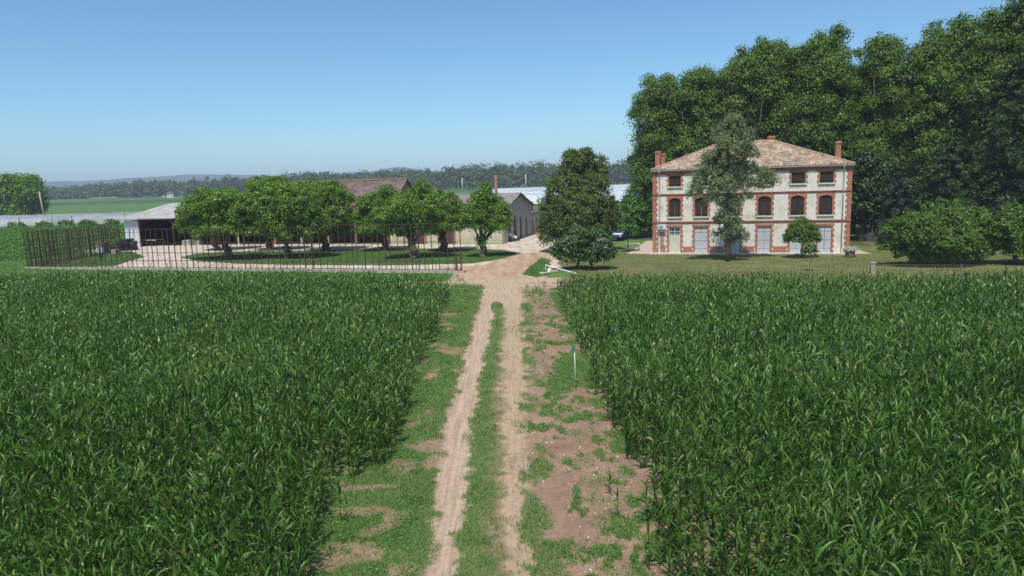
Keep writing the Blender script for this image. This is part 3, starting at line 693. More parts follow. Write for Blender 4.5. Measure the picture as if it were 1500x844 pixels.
# eucalyptus
base = G(1066,383)
L = px_lobes(base, base[1], [(1074,180,16,18),(1060,194,18,16),(1086,198,18,16),(1070,212,30,18),(1052,228,24,16),(1094,222,16,14),(1040,244,26,16),(1068,244,28,20),(1092,244,18,14),(1030,262,24,16),(1056,268,26,20),(1084,266,20,16),(1018,280,14,12),(1044,288,22,14),(1070,292,18,16),(1120,252,14,10),(1134,262,10,9),(1110,266,10,8),(1066,312,18,14),(1076,330,16,12),(1060,342,18,12),(1084,346,16,10),(1094,286,10,8),(1054,322,10,9)], 1.0)
tree('eucalyptus_tree', 'wispy grey green eucalyptus tree standing in front of the house facade', 'tree', base, L, M['euc'], M['redbark'], .2, 2.0, 1250, 28, .25, .34, leader=True, up=.35, hang=1.3, aspect=.32, shell=.35)

# plane trees behind the house: x0, x1, top, bottom (photo survey) and distance
pl = [(926,1010,110,290,100,'leafy plane tree at the left end of the tall row behind the house'),
      (988,1062,92,290,98,'second plane tree from the left end of the tall row behind the house'),
      (1046,1122,76,280,97,'plane tree behind the eucalyptus top in the tall row'),
      (1090,1182,58,280,96,'plane tree behind the house ridge in the tall row'),
      (1150,1258,40,290,93,'tall plane tree with twin tops left of the gap of sky'),
      (1222,1296,92,300,97,'lower plane tree filling the gap of sky in the tall row'),
      (1256,1338,50,300,94,'narrow plane tree with a pointed top right of the gap of sky'),
      (1318,1446,30,310,90,'broad plane tree right of the pointed one in the tall row'),
      (1424,1540,2,310,84,'tallest plane tree at the right edge of the picture'),
      (1510,1640,10,320,80,'plane tree just beyond the right edge of the row')]
for (x0, x1, yt, yb, Y, lb) in pl:
    xc = (x0+x1)/2; top = AT(xc, yt, Y); bot = AT(xc, yb, Y); w = (x1-x0)*Y/F
    base = (top[0], Y); h1 = top[2]; h0 = 4.0
    L = auto_lobes(w*1.12, h0, h1-.4, 30, w*1.05, .4, .23)
    for _ in range(7):    # stray shoots breaking the outline
        a = random.uniform(0, 6.3); z = random.uniform(.45, .95); L.append((math.cos(a)*w*.5, math.sin(a)*w*.45, h1*z, w*.1, w*.1, w*.1))
    for _ in range(4):    # ragged tops
        a = random.uniform(0, 6.3); L.append((math.cos(a)*w*.22, math.sin(a)*w*.2, h1-random.uniform(.6, 2.4), w*.11, w*.11, w*.12))
    tree('plane_tree', lb, 'tree', base, L, M['plane'], M['planebark'], .45, 6.5, int(1500*w/9), 60, .27, .92, 'row of tall plane trees behind the house', up=.45, shell=.6)
# second row deeper in the park closes the view under the crowns
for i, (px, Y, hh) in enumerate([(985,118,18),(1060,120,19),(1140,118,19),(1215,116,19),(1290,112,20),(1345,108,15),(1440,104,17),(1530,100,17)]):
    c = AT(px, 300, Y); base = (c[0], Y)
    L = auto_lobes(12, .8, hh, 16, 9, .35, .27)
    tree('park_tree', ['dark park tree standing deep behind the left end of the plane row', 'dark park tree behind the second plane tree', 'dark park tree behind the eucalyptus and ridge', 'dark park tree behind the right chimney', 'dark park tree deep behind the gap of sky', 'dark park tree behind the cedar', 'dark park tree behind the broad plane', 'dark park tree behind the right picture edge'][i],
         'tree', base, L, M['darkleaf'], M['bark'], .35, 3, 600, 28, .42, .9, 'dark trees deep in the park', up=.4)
# understory right of the house
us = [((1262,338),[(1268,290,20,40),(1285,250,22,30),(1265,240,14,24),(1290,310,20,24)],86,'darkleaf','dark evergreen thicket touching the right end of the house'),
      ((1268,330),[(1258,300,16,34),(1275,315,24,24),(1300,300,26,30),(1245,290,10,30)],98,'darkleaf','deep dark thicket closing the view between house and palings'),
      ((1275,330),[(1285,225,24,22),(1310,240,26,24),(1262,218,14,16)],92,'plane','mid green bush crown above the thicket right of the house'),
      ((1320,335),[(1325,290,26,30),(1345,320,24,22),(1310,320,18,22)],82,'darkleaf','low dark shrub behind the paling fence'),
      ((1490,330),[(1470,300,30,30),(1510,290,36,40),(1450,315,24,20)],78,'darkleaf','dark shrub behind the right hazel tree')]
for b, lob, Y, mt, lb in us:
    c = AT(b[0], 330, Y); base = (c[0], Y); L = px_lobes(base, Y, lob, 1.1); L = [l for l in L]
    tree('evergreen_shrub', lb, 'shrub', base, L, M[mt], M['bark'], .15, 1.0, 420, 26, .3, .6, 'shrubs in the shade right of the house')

def cedar(name, label, base, h, rad, mat, z0=1.5, tiers=12, leaf=.3, per=200, droop=.35, top=.12):
    root = empty(name, (base[0], base[1], 0), 0, label, 'tree', 'conifers among the park trees')
    mb = MB(); mb.tube([(0,0,-.1),(0.05,0,h*.4),(0,0.05,h)], [.4, .25, .04], 9)
    Ps, vs = [], []
    for i in range(tiers):
        f = i/(tiers-1); z = z0+(h-z0)*f**.92; Lr = rad*((1-f)**.75*(1-top)+top)
        for k in range(6 if f < .85 else 4):
            a = k*1.05+i*1.9+random.uniform(-.3, .3); L = Lr*random.uniform(.75, 1.1); cv = random.random()
            tip = Vector((math.cos(a)*L, math.sin(a)*L, z+L*.12-droop*L*.6))
            mb.tube([(0,0,z), (math.cos(a)*L*.5, math.sin(a)*L*.5, z+L*.10), tip], [.06, .035, .012], 5)
            n = int(per*1.5*(L/rad)**.8)+16; t = rng.random(n)**.7; w = (rng.random(n)-.5)*L*.42*(np.sin(np.pi*np.clip(t*.9+.08, 0, 1))+.15)
            zz = z+L*.1*np.sin(np.pi*np.minimum(t, .6)/1.2)-droop*L*t**2.2-np.abs(w)*.25-rng.random(n)*.25
            Ps.append(np.stack([math.cos(a)*L*t-math.sin(a)*w, math.sin(a)*L*t+math.cos(a)*w, zz], -1)); vs.append(np.clip(.2+.4*cv+.4*rng.random(n), 0, 1))
    P = np.concatenate(Ps); v = np.concatenate(vs); N = unit(rng.normal(size=P.shape)*.55+np.array([0,0,1.0]))
    V, Fq, v = leafcards(P, N, leaf*(.6+.8*rng.random(len(P))), v, .42)
    mb.build('trunk', M['cedarbark'], root, smooth=True); npmesh('crown', V, Fq, mat, root, attrs={'v': v})
    return root
def cpx(px, Y): c = AT(px, 300, Y); return (c[0], Y)
cedar('cedar_tree', 'dark layered cedar with drooping branches behind the wide hazel bush', cpx(1392, 78), 12.6, 6.0, M['cedar'], 1.5, 13, .32, 330)
cedar('cedar_tree', 'tall dark cedar against the tallest plane tree at the right edge', cpx(1478, 76), 20.5, 6.2, M['cedar'], 3, 16, .32, 300)
cedar('cedar_tree', 'blue grey conifer rising behind the ridge of the house roof', cpx(1165, 92), 17.2, 4.6, M['bluecedar'], 4, 13, .3, 240)
cedar('cedar_tree', 'pale green drooping young conifer right of the house', cpx(1318, 80), 9.2, 2.6, M['bluecedar'], 1, 9, .28, 200, .5)
cedar('cedar_tree', 'blue grey conifer behind the eucalyptus tree top', cpx(1092, 94), 17.6, 3.6, M['bluecedar'], 4, 12, .3, 240)

# big tree far left
base = (-170, 255)
L = px_lobes(base, 255, [(20,285,24,26),(45,282,18,24),(8,270,18,16),(30,265,14,10),(55,300,12,14),(-10,290,24,28),(25,308,34,12),(48,266,8,8)], 1.0)
tree('oak_tree', 'large bushy tree at the left edge beyond the white nets', 'tree', base, L, M['mulberry'], M['bark'], .6, 3, 900, 26, .75, 1.7)
base = (-31+13, 420)
# round pale willow by the nets
c = AT(806,285,430); base = (c[0], 430); L = px_lobes(base, 430, [(806,268,9,9),(814,272,6,8)], 1.0)
tree('willow_tree', 'small pale green round tree at the far end of the nets left of the linden', 'tree', base, L, M['laurel'], M['bark'], .3, 2, 120, 26, .8, 1.2)

# far woods
def wood(name, label, line, depth, hmin, hmax, spacing, leafs, leaf, mat):
    parts = []
    line = [np.array(p, float) for p in line]
    for a, b_ in zip(line[:-1], line[1:]):
        L = np.linalg.norm(b_-a); n = int(L/spacing)
        for i in range(n):
            for r in range(3):
                p = a+(b_-a)*((i+rng.random())/n); y = p[1]+r*depth/3+rng.uniform(-.3, .3)*depth/3; x = p[0]
                h = (hmin+(hmax-hmin)*float(fbm(np.array(x*.012+3), np.array(r*3.3))))*rng.uniform(.82, 1.1)
                w = h*rng.uniform(.3, .42); lob = [(x, y, h*.66, w*.9, w*.9, h*.3), (x, y, h*.5, w, w, h*.36), (x+w*.5, y-w*.3, h*.36, w, w, h*.36), (x-w*.6, y, h*.3, w, w, h*.3), (x+w*.1, y-w*.4, h*.2, w*1.1, w, h*.22)]
                V, Fq, v = crown_geo(lob, int(leafs/10), 10, leaf, 2.8, shell=.4)
                parts.append((V, Fq, np.clip(v+rng.normal(0, .2), 0, 1)))
    V, Fq, v = join(parts)
    return tag(npmesh(name, V, Fq, mat, attrs={'v': v}), label, 'wood', kind='stuff')
def gl(px, Y): c = AT(px, 280, Y); return (c[0], Y)
wood('far_wood', 'hazy dark wood along the river behind the nets and barns', [gl(424,800), gl(520,760), gl(640,700), gl(760,680), gl(960,690), gl(1180,700)], 60, 19, 29, 8, 800, 1.9, M['wood'])
wood('far_wood', 'hazy low wood beyond the light green field at left', [gl(-60,960), gl(60,940), gl(180,880), gl(330,860), gl(440,840)], 60, 13, 27, 9, 800, 2.3, M['wood'])

# hills
prof = [(-300,268),(0,266),(65,264.5),(95,263),(112,265),(160,262),(185,260),(265,255.5),(300,254.5),(365,255),(420,257),(480,254),(545,250),(562,246.5),(582,243.5),(604,245.5),(630,250),(700,256),(800,250),(880,243),(905,240.5),(930,240),(1000,240),(1200,236),(1500,230),(1800,222)]
hx, hz = [], []
for (px, py) in prof:
    c = AT(px, py, 3600); hx.append(c[0]); hz.append(c[2])
xs = np.linspace(-4200, 4200, 420); ys = np.linspace(2500, 5200, 40); XX, YY = np.meshgrid(xs, ys)
top = np.interp(XX*3600/np.maximum(YY, 1), hx, hz); ZZ = top*np.exp(-((YY-3600)/650)**2)*(.85+.15*fbm(XX*.004, YY*.004))+fbm(XX*.02, YY*.02)*8-5
second = np.exp(-((YY-2850)/220)**2)*38*np.clip(fbm(XX*.0016+4, YY*0+7)*2-.75, 0, 1); ZZ = np.maximum(ZZ, second)
V = np.stack([XX, YY, ZZ], -1).reshape(-1, 3); nx = len(xs); i = np.arange(len(ys)-1)[:, None]*nx+np.arange(nx-1)[None, :]
tag(npmesh('hills', V, np.stack([i, i+1, i+nx+1, i+nx], -1).reshape(-1, 4), M['hill'], smooth=True), kind='structure')

# ------------------------------------------------------------------ the farmhouse
W, DP, EV = 20.1, 14.8, 9.2
house = empty('brick_farmhouse', (*HL(0,0), 0), RZ, 'three storey brick and pale render farmhouse with hipped tile roof and closed dark shutters', 'house')
cu = [2.37, 5.19, 8.55, 11.7, 14.96, 17.7]; ww = [1.24, 1.34, 1.36, 1.32, 1.3, 1.28]
ops = []
for u, w in zip(cu, ww):
    ops += [(u-w/2, u+w/2, 0.14, 2.96), (u-w/2, u+w/2, 4.1, 6.15), (u-w/2, u+w/2, 7.4, 8.54)]
def wall_grid(x0, x1, z0, z1, openings, th=.4):
    mb = MB(); xsn = sorted({x0, x1, *[o[0] for o in openings], *[o[1] for o in openings]}); zsn = sorted({z0, z1, *[o[2] for o in openings], *[o[3] for o in openings]})
    for a, b_ in zip(xsn[:-1], xsn[1:]):
        for c, d in zip(zsn[:-1], zsn[1:]):
            mx, mz = (a+b_)/2, (c+d)/2
            if any(o[0] < mx < o[1] and o[2] < mz < o[3] for o in openings): continue
            mb.add([(a,0,c),(b_,0,c),(b_,0,d),(a,0,d)], [(0,1,2,3)])
    for (a, b_, c, d) in openings:
        mb.add([(a,0,c),(a,th,c),(a,th,d),(a,0,d)], [(0,1,2,3)]); mb.add([(b_,0,c),(b_,0,d),(b_,th,d),(b_,th,c)], [(0,1,2,3)])
        mb.add([(a,0,d),(a,th,d),(b_,th,d),(b_,0,d)], [(0,1,2,3)]); mb.add([(a,0,c),(b_,0,c),(b_,th,c),(a,th,c)], [(0,1,2,3)])
    return mb
def raw(mb, name, m, parent):
    me = bpy.data.meshes.new(name); me.from_pydata(mb.v, [], mb.f); me.update(); o = bpy.data.objects.new(name, me); me.materials.append(m); COL.objects.link(o); o.parent = parent; return o
mb = wall_grid(0, W, 0, EV, ops); mb.box(0, .4, .002, DP, 0, EV); mb.box(W-.4, W, .002, DP, 0, EV); mb.box(.4, W-.4, DP-.4, DP, 0, EV); mb.box(.4, W-.4, .41, .45, 0, EV)
raw(mb, 'wall', M['stucco'], house)
def toothed(mb, xa, xb, z0, z1, side, wa, wb, y0=-.025, y1=.1, step=.3):
    z = z0; k = 0
    while z < z1-.02:
        z2 = min(z+step, z1); w = wa if k % 2 else wb
        if side < 0: mb.box(xb-w, xb, y0, y1, z, z2)
        else: mb.box(xa, xa+w, y0, y1, z, z2)
        z = z2; k += 1
for s in (0, 1):
    q = MB()
    for (a, b_) in ((.36, 3.34), (3.6, 6.42), (6.62, 8.72)):
        if s == 0: toothed(q, -.03, 0, a, b_, 1, .42, .55, -.03, .3)
        else: toothed(q, 0, W+.03, a, b_, -1, .42, .55, -.03, .3)
    q.box(-.03 if s == 0 else W-.6, .6 if s == 0 else W+.03, -.032, .3, 0, .36)
    q.build('corner_brickwork', M['brick'], house)
for z, hgt, dpth in ((3.34, .26, .09), (6.42, .2, .09)):
    c = MB(); c.box(-.1, W+.1, -dpth, .2, z+.08, z+hgt); c.box(-.06, W+.06, -dpth*.6, .2, z, z+.08); c.build('string_course', M['cornice'], house)
c = MB(); c.box(-.06, W+.06, -.05, .3, 8.72, 8.9); c.box(-.12, W+.12, -.12, .3, 8.9, 9.05); c.box(-.18, W+.18, -.19, .3, 9.05, 9.2); c.build('cornice', M['brick'], house)
# brick base band between the ground floor doors
edges = [.6]+[x for u, w in zip(cu, ww) for x in (u-w/2-.3, u+w/2+.3)]+[W-.6]
for k in range(4, len(edges), 2):
    if k < len(edges)-2: MB().box(edges[k]+.001, edges[k+1]-.001, -.02, .1, .14, .82).build('plinth_brickwork', M['brick'], house)
MB().box(edges[2]+.001, edges[3]-.001, -.02, .1, .14, .8).build('plinth_brickwork', M['brick'], house)

def surround(u, w, z0, z1, arch, below):
    mb = MB(); a, b_ = u-w/2, u+w/2
    toothed(mb, 0, a, z0-below, z1+(.0), -1, .18, .29, -.025, .12, .28); toothed(mb, b_, 0, z0-below, z1, 1, .18, .29, -.025, .12, .28)
    mb.box(a-.29, b_+.29, -.028, .12, z1, z1+.24)
    if arch:
        n = 8; rise = .2
        for s_ in (-1, 1):
            pts = [(u+s_*w/2, z1-rise)]+[(u+s_*w/2*(1-i/n), z1-rise+rise*math.sin(math.pi/2*i/n)*.98) for i in range(1, n+1)]+[(u+s_*w/2, z1)]
            mb.prism(pts if s_ < 0 else pts[::-1], 'y', -.024, .12)
        mb.box(u-.13, u+.13, -.05, .1, z1-.0, z1+.3)
    return mb
def shutter_mb(a, b_, z0, z1, y=.1, bars=2, arch=0.0):
    mb = MB(); n = max(3, int(round((b_-a)/.15))); pw = (b_-a)/n
    for i in range(n):
        mb.box(a+i*pw+.006, a+(i+1)*pw-.006, y, y+.035, z0+.01, z1-.01)
    mb.box(a+.004, b_-.004, y+.02, y+.05, z0+.012, z1-.012)
    for k in range(bars):
        z = z0+(z1-z0)*(.18+.64*k/max(1, bars-1)); mb.box(a+.02, b_-.02, y-.025, y-.002, z-.04, z+.04)
    return mb
for i, (u, w) in enumerate(zip(cu, ww)):
    for fl, (z0, z1) in enumerate(((4.1, 6.15), (7.4, 8.54))):
        wn = surround(u, w, z0, z1, fl == 0, .0).build('window', M['brick'], house)
        for s_ in (0, 1):
            a = u-w/2+.015 if s_ == 0 else u+.012; b_ = u-.012 if s_ == 0 else u+w/2-.015
            sh = shutter_mb(a, b_, z0+.02, z1-.02); so = sh.build('shutter', M['shutter'], wn)
        sl = MB(); sl.box(u-w/2-.2, u+w/2+.2, -.14, .14, z0-.13, z0+.005); sl.build('sill', M['sill'], wn)
        br = MB(); br.bar((u-w/2-.02, .03, z0+.32), (u+w/2+.02, .03, z0+.32), .035)
        if fl == 0: br.bar((u-w/2-.02, .03, z0+.16), (u+w/2+.02, .03, z0+.16), .035)
        br.build('guard_bar', M['iron'], wn)
    z0, z1 = .14, 2.96
    if i == 0:
        d = surround(u, w, z0, z1, False, 0).build('door', M['brick'], house); d['label'] = 'cream door with a white framed two pane transom'
        p = MB(); p.box(u-w/2+.02, u+w/2-.02, .12, .18, z0, 2.05); p.box(u-w/2+.12, u+w/2-.12, .105, .12, z0+.2, 1.9); p.build('door_panel', M['creamdoor'], d)
        fr = MB(); a, b_ = u-w/2+.02, u+w/2-.02
        for x in (a, u-.035, b_-.07): fr.box(x, x+.07, .1, .17, 2.05, z1-.02)
        fr.box(a+.072, u-.037, .1, .17, 2.05, 2.12); fr.box(a+.072, u-.037, .1, .17, z1-.1, z1-.02); fr.box(u+.037, b_-.072, .1, .17, 2.05, 2.12); fr.box(u+.037, b_-.072, .1, .17, z1-.1, z1-.02)
        for x in (a+.26, u+.25): fr.box(x, x+.03, .11, .16, 2.12, z1-.1)
        fr.box(a+.072, u-.037, .112, .155, 2.46, 2.49); fr.box(u+.037, b_-.072, .112, .155, 2.46, 2.49)
        fo = fr.build('transom_frame', M['whitepaint'], d)
        gl_ = MB(); gl_.box(a+.03, b_-.03, .175, .19, 2.08, z1-.05); gl_.build('transom_glass', M['glass'], d)
    else:
        d = surround(u, w, z0, z1, False, 0).build('door', M['brick'], house)
        for s_ in (0, 1):
            a = u-w/2+.015 if s_ == 0 else u+.018; b_ = u-.018 if s_ == 0 else u+w/2-.015
            shutter_mb(a, b_, z0+.01, z1-.02, .1, 3).build('door_leaf', M['greydoor'], d)
# exposed brick stack left of the first door
e = MB()
for k in range(9):
    z = .14+k*.26; w = .62 if k < 3 else .42+.08*(k % 2)
    e.box(.78, .78+w, -.02-.004*(k % 2), .08, z, z+.2 if k > 2 else z+.255)
e.build('exposed_brickwork', M['barnbrick'], house)
ac = MB(); ac.box(.62, 1.42, -.42, -.08, 2.78, 3.28); ao = ac.build('air_conditioner', M['whitepaint'], house)
fg = MB(); fg.tube([(.92+.0, -.435, 3.03), (.92, -.42, 3.03)], .2, 16); [fg.box(.7, 1.14, -.44, -.422, 2.86+.06*k, 2.875+.06*k) for k in range(6)]; fg.build('fan_grille', M['zinc'], ao)
for x_ in (.72, 1.32): MB().bar((x_, 0, 2.76), (x_, -.42, 2.76), .04).build('bracket', M['iron'], ao)
for u in (.72, 19.32):
    p = MB(); zb = .15 if u > 5 else 3.32
    p.tube([(u, -.3, 9.12), (u, -.3, 8.95), (u, -.11, 8.6), (u, -.13, 6.7), (u, -.13, zb)] if u > 5 else [(u, -.3, 9.12), (u, -.3, 8.95), (u, -.12, 8.6), (u, -.13, 6.7), (u, -.13, 3.72), (u-.16, -.13, 3.3), (u-.16, -.13, .15)], .055, 8)
    p.build('downpipe', M['zinc'], house, smooth=True)
gt = MB(); gt.box(-.2, W+.2, -.33, -.225, 9.12, 9.22); gt.build('gutter', M['zinc'], house)

def tiled_slope(P0, U, V_, L, vmax, wave=.3, amp=.085, skip=None):
    # corrugated slope: P0 eave corner, U along the eave, V_ up the slope, length L, vmax(u) slope length
    nrm = np.cross(U, V_); n = int(L/wave*6); us = np.linspace(0, L, n+1); rows = 5
    vs_, tu, tv = [], [], []
    for u in us:
        vm = max(vmax(u), .002)
        for r in range(rows+1):
            v = vm*r/rows; h = amp*(.5+.5*math.cos(2*math.pi*u/wave)) if wave else 0
            sag = .02*math.sin(u*.7+2)*math.sin(v*1.1)
            vs_.append(P0+U*u+V_*v+nrm*(h+sag)); tu.append(u+.5*wave); tv.append(v)
    Fq = []
    for i in range(n):
        for r in range(rows): a = i*(rows+1)+r; Fq.append((a, a+rows+1, a+rows+2, a+1))
    return np.array(vs_), np.array(Fq), np.array(tu), np.array(tv)
def join_roof(sl, name, m, parent):
    Vs, Fs, us, vs_, o = [], [], [], [], 0
    for V, Fq, a, b_ in sl: Vs.append(V); Fs.append(Fq+o); us.append(a); vs_.append(b_); o += len(V)
    return npmesh(name, np.concatenate(Vs), np.concatenate(Fs), m, parent, {'tu': np.concatenate(us), 'tv': np.concatenate(vs_)}, True)
OV = .22; x0, x1, y0, y1 = -OV, W+OV, -OV, DP+OV; ze, zr = 9.24, 12.2; ym = (y0+y1)/2; run = ym-y0; sl_len = math.hypot(run, zr-ze); hip = run*.98
def hipv(L, hipr, slen): return lambda u: slen*min(1, u/hipr, (L-u)/hipr)
Vf = np.array([0, run, zr-ze])/sl_len
slen2 = math.hypot(hip, zr-ze)
slopes = [tiled_slope(np.array([x0, y0, ze]), np.array([1., 0, 0]), Vf, x1-x0, hipv(x1-x0, hip, sl_len)),
          tiled_slope(np.array([x1, y1, ze]), np.array([-1., 0, 0]), np.array([0, -run, zr-ze])/sl_len, x1-x0, hipv(x1-x0, hip, sl_len)),
          tiled_slope(np.array([x1, y0, ze]), np.array([0, 1., 0]), np.array([-hip, 0, zr-ze])/slen2, y1-y0, hipv(y1-y0, run, slen2)),
          tiled_slope(np.array([x0, y1, ze]), np.array([0, -1., 0]), np.array([hip, 0, zr-ze])/slen2, y1-y0, hipv(y1-y0, run, slen2))]
roof = join_roof(slopes, 'roof', M['tiles'], house)
so = MB(); so.box(x0+.06, x1-.06, y0+.06, y1-.06, 9.205, 9.235); so.build('soffit', M['palewood'], roof)
rt = MB()
ra, rb = (x0+hip, ym, zr+.03), (x1-hip, ym, zr+.03)
def ridge(mb, a, b_, r=.12):
    a, b_ = Vector(a), Vector(b_); n = max(2, int((b_-a).length/.4))
    for k in range(n): mb.tube([a.lerp(b_, k/n), a.lerp(b_, (k+1.06)/n)], [r, r*.86], 8)
ridge(rt, ra, rb); ridge(rt, (x0, y0, ze+.05), ra); ridge(rt, (x1, y0, ze+.05), rb); ridge(rt, (x0, y1, ze+.05), ra); ridge(rt, (x1, y1, ze+.05), rb)
rt.build('ridge_tiles', plain('ridge_tile', (.42, .27, .18), (.3, .2, .14), 3, .95), roof)
def chimney(x, y, zb, zt, w, d, pots):
    mb = MB(); mb.box(x-w/2, x+w/2, y-d/2, y+d/2, zb, zt-.25); mb.box(x-w/2-.07, x+w/2+.07, y-d/2-.07, y+d/2+.07, zt-.25, zt-.12); mb.box(x-w/2-.02, x+w/2+.02, y-d/2-.02, y+d/2+.02, zt-.12, zt)
    return mb.build('chimney', M['brick'], house)
chimney(.35, 2.6, 9.0, 11.4, .55, 1.0, 1); chimney(.9, 2.9, 9.0, 11.15, .4, .8, 1)
chimney(19.1, 3.0, 9.0, 11.7, .5, .9, 1); chimney(12.7, ym+.3, 11.8, 12.75, .7, .6, 0)
an = MB(); ax, ay = 8.6, ym+1; an.tube([(ax, ay, 12.0), (ax, ay, 15.1)], .025, 6); an.bar((ax-1.3, ay, 14.95), (ax+.3, ay, 14.95), .025)
for k in range(7): an.bar((ax-1.25+k*.24, ay-.25, 14.97), (ax-1.25+k*.24, ay+.25, 14.97), .014)
an.build('television_antenna', M['zinc'], house)

# ------------------------------------------------------------------ barns: frame with origin at the near gable corner, x along -D (to the left), y back
BX, BY = -.8, 98.0
def BW(s, y): return (BX-D[0]*s+NB[0]*y, BY-D[1]*s+NB[1]*y)
barn = empty('grey_roof_barn', (BX, BY, 0), RZ, 'pale barn with grey roof and arched dark doorways in its shaded gable', 'barn')
# local x runs right along D: barn covers x -16..0
BL, BD = 17.3, 14.6
ez, rz_ = 4.7, 6.65; my = BD*.5
fo = [(-14.6, -12.0, 0, 3.4), (-9.6, -7.6, 0, 3.5), (-1.9, -1.1, 1.5, 2.9)]
mb = wall_grid(-BL, 0, 0, ez, fo, .35); raw(mb, 'front_wall', M['creamwall'], barn); MB().box(-BL, -.36, BD-.3, BD, 0, ez).build('rear_wall', M['barnwall'], barn)
# gable wall with arched openings, built in (y,z)
gw = MB(); arches = [(2.6, 1.5, 3.35), (5.6, 1.9, 3.7), (8.7, 1.5, 3.35), (11.8, 1.2, 3.0)]
def roofz(y): return ez+(rz_-ez)*(1-abs(y-my)/my)
yb = [0]; 
for (yc, w, h) in arches: yb += [yc-w/2, yc+w/2]
yb.append(BD)
for k in range(0, len(yb), 2):
    a, b_ = yb[k], yb[k+1]; pts = [(a, 0), (b_, 0), (b_, roofz(b_))]+([(my, rz_)] if a < my < b_ else [])+[(a, roofz(a))]
    gw.prism(pts, 'x', -.35, 0)
for (yc, w, h) in arches:
    a, b_ = yc-w/2, yc+w/2; n = 10
    arc = [(yc+math.cos(math.pi*i/n)*w/2, h-w/2+math.sin(math.pi*i/n)*w/2) for i in range(n+1)]
    pts = [(b_, roofz(b_))]+([(my, rz_)] if a < my < b_ else [])+[(a, roofz(a))]+arc[::-1]
    gw.prism(pts[::-1], 'x', -.35, 0)
gw.build('gable_wall', M['barnwall'], barn)
for (yc, w, h) in arches:
    n = 10; pts = [(yc-w/2, 0.02), (yc+w/2, .02)]+[(yc+math.cos(math.pi*i/n)*w/2, h-w/2+math.sin(math.pi*i/n)*w/2) for i in range(n+1)]
    d = MB(); d.prism(pts, 'x', -.32, -.26); d.build('arched_door', M['darkwood'], barn)
d = shutter_mb(-14.55, -13.32, .02, 3.36, .15, 3); dd = d.build('wooden_door', M['brownwood'], barn); d = shutter_mb(-13.28, -12.05, .02, 3.36, .15, 3); d.build('wooden_door', M['brownwood'], barn)
d = shutter_mb(-9.55, -7.65, .02, 3.46, .15, 3); d.build('wooden_door', M['brownwood'], barn)
g_ = MB(); g_.box(-1.88, -1.12, .15, .2, 1.52, 2.88); g_.build('window', M['zinc'], barn)
for x in (-15.2, -11.95, -9.95, -7.55):
    q = MB(); toothed(q, x, 0, 0, 3.6, 1, .34, .42, -.025, .1, .3); q.build('door_brickwork', M['barnbrick'], barn)
def gable_slopes(xa, xb, yF, yB, ze_, zr_, wave, amp, ovy=.35):
    ym_ = (yF+yB)/2; ru = ym_-yF; sl_ = (zr_-ze_)/ru; zE = ze_-sl_*ovy+.08; zR = zr_+.08; LL = math.hypot(ru+ovy, zR-zE)
    a = tiled_slope(np.array([xa, yF-ovy, zE]), np.array([1., 0, 0]), np.array([0, ru+ovy, zR-zE])/LL, xb-xa, lambda u: LL, wave, amp)
    b_ = tiled_slope(np.array([xb, yB+ovy, zE]), np.array([-1., 0, 0]), np.array([0, -ru-ovy, zR-zE])/LL, xb-xa, lambda u: LL, wave, amp)
    return [a, b_]
def sheet_roof(mb, xa, xb, yF, yB, ze_, zr_, ovy=.4, th=.07):
    ym_ = (yF+yB)/2; s_ = (zr_-ze_)/(ym_-yF)
    prof_ = [(yF-ovy, ze_-s_*ovy+.02), (ym_, zr_+.02), (yB+ovy, ze_-s_*ovy+.02), (yB+ovy, ze_-s_*ovy+.02+th), (ym_, zr_+.02+th), (yF-ovy, ze_-s_*ovy+.02+th)]
    mb.prism(prof_, 'x', xa, xb)
rf = join_roof(gable_slopes(-BL, .5, 0, BD, ez, rz_, .3, .05), 'roof', M['slate'], barn)
vg = MB(); s_ = (rz_-ez)/my
for sgn in (0, 1):
    ya, yb_ = (-.35, my) if sgn == 0 else (BD+.35, my); za = ez-s_*.35
    vg.bar((.47, ya, za+.02), (.47, yb_, rz_+.02), .06, .14)
vg.build('verge_board', M['darkwood'], rf)
# the low outbuilding behind the gable end
ob = empty('low_outbuilding', (*BW(0, BD+.3), 0), RZ, 'low pale outbuilding with small doors behind the arched gable', 'outbuilding')
mb = MB(); mb.box(-7, -.35, 0, .3, 0, 3.2); mb.box(-7, -.35, 9.7, 10, 0, 3.2)
for (a, b_) in ((.3, 1.6), (2.6, 4.2), (5.2, 6.6), (7.5, 9.7)): mb.box(-.65, -.35, a, b_, 0, 3.2)
for (a, b_) in ((1.6, 2.6), (4.2, 5.2), (6.6, 7.5)): mb.box(-.65, -.35, a, b_, 2.2, 3.2)
mb.build('wall', M['barnwall'], ob)
for (a, b_) in ((1.6, 2.6), (4.2, 5.2), (6.6, 7.5)):
    d = MB(); d.box(-.6, -.55, a+.01, b_-.01, .02, 2.19); d.build('door', M['darkwood'], ob)
r_ = MB(); r_.prism([(-7.2, 4.3), (-.05, 3.24), (-.05, 3.32), (-7.2, 4.4)], 'y', -.1, 10.2); ro = r_.build('roof', M['barntiles'], ob)
ch = MB(); ch.box(-2.6, -1.4, 5.2, 6.4, 3.5, 4.75); ch.box(-2.7, -1.3, 5.1, 6.5, 4.75, 4.9); ch.build('brick_parapet', M['brick'], ob)
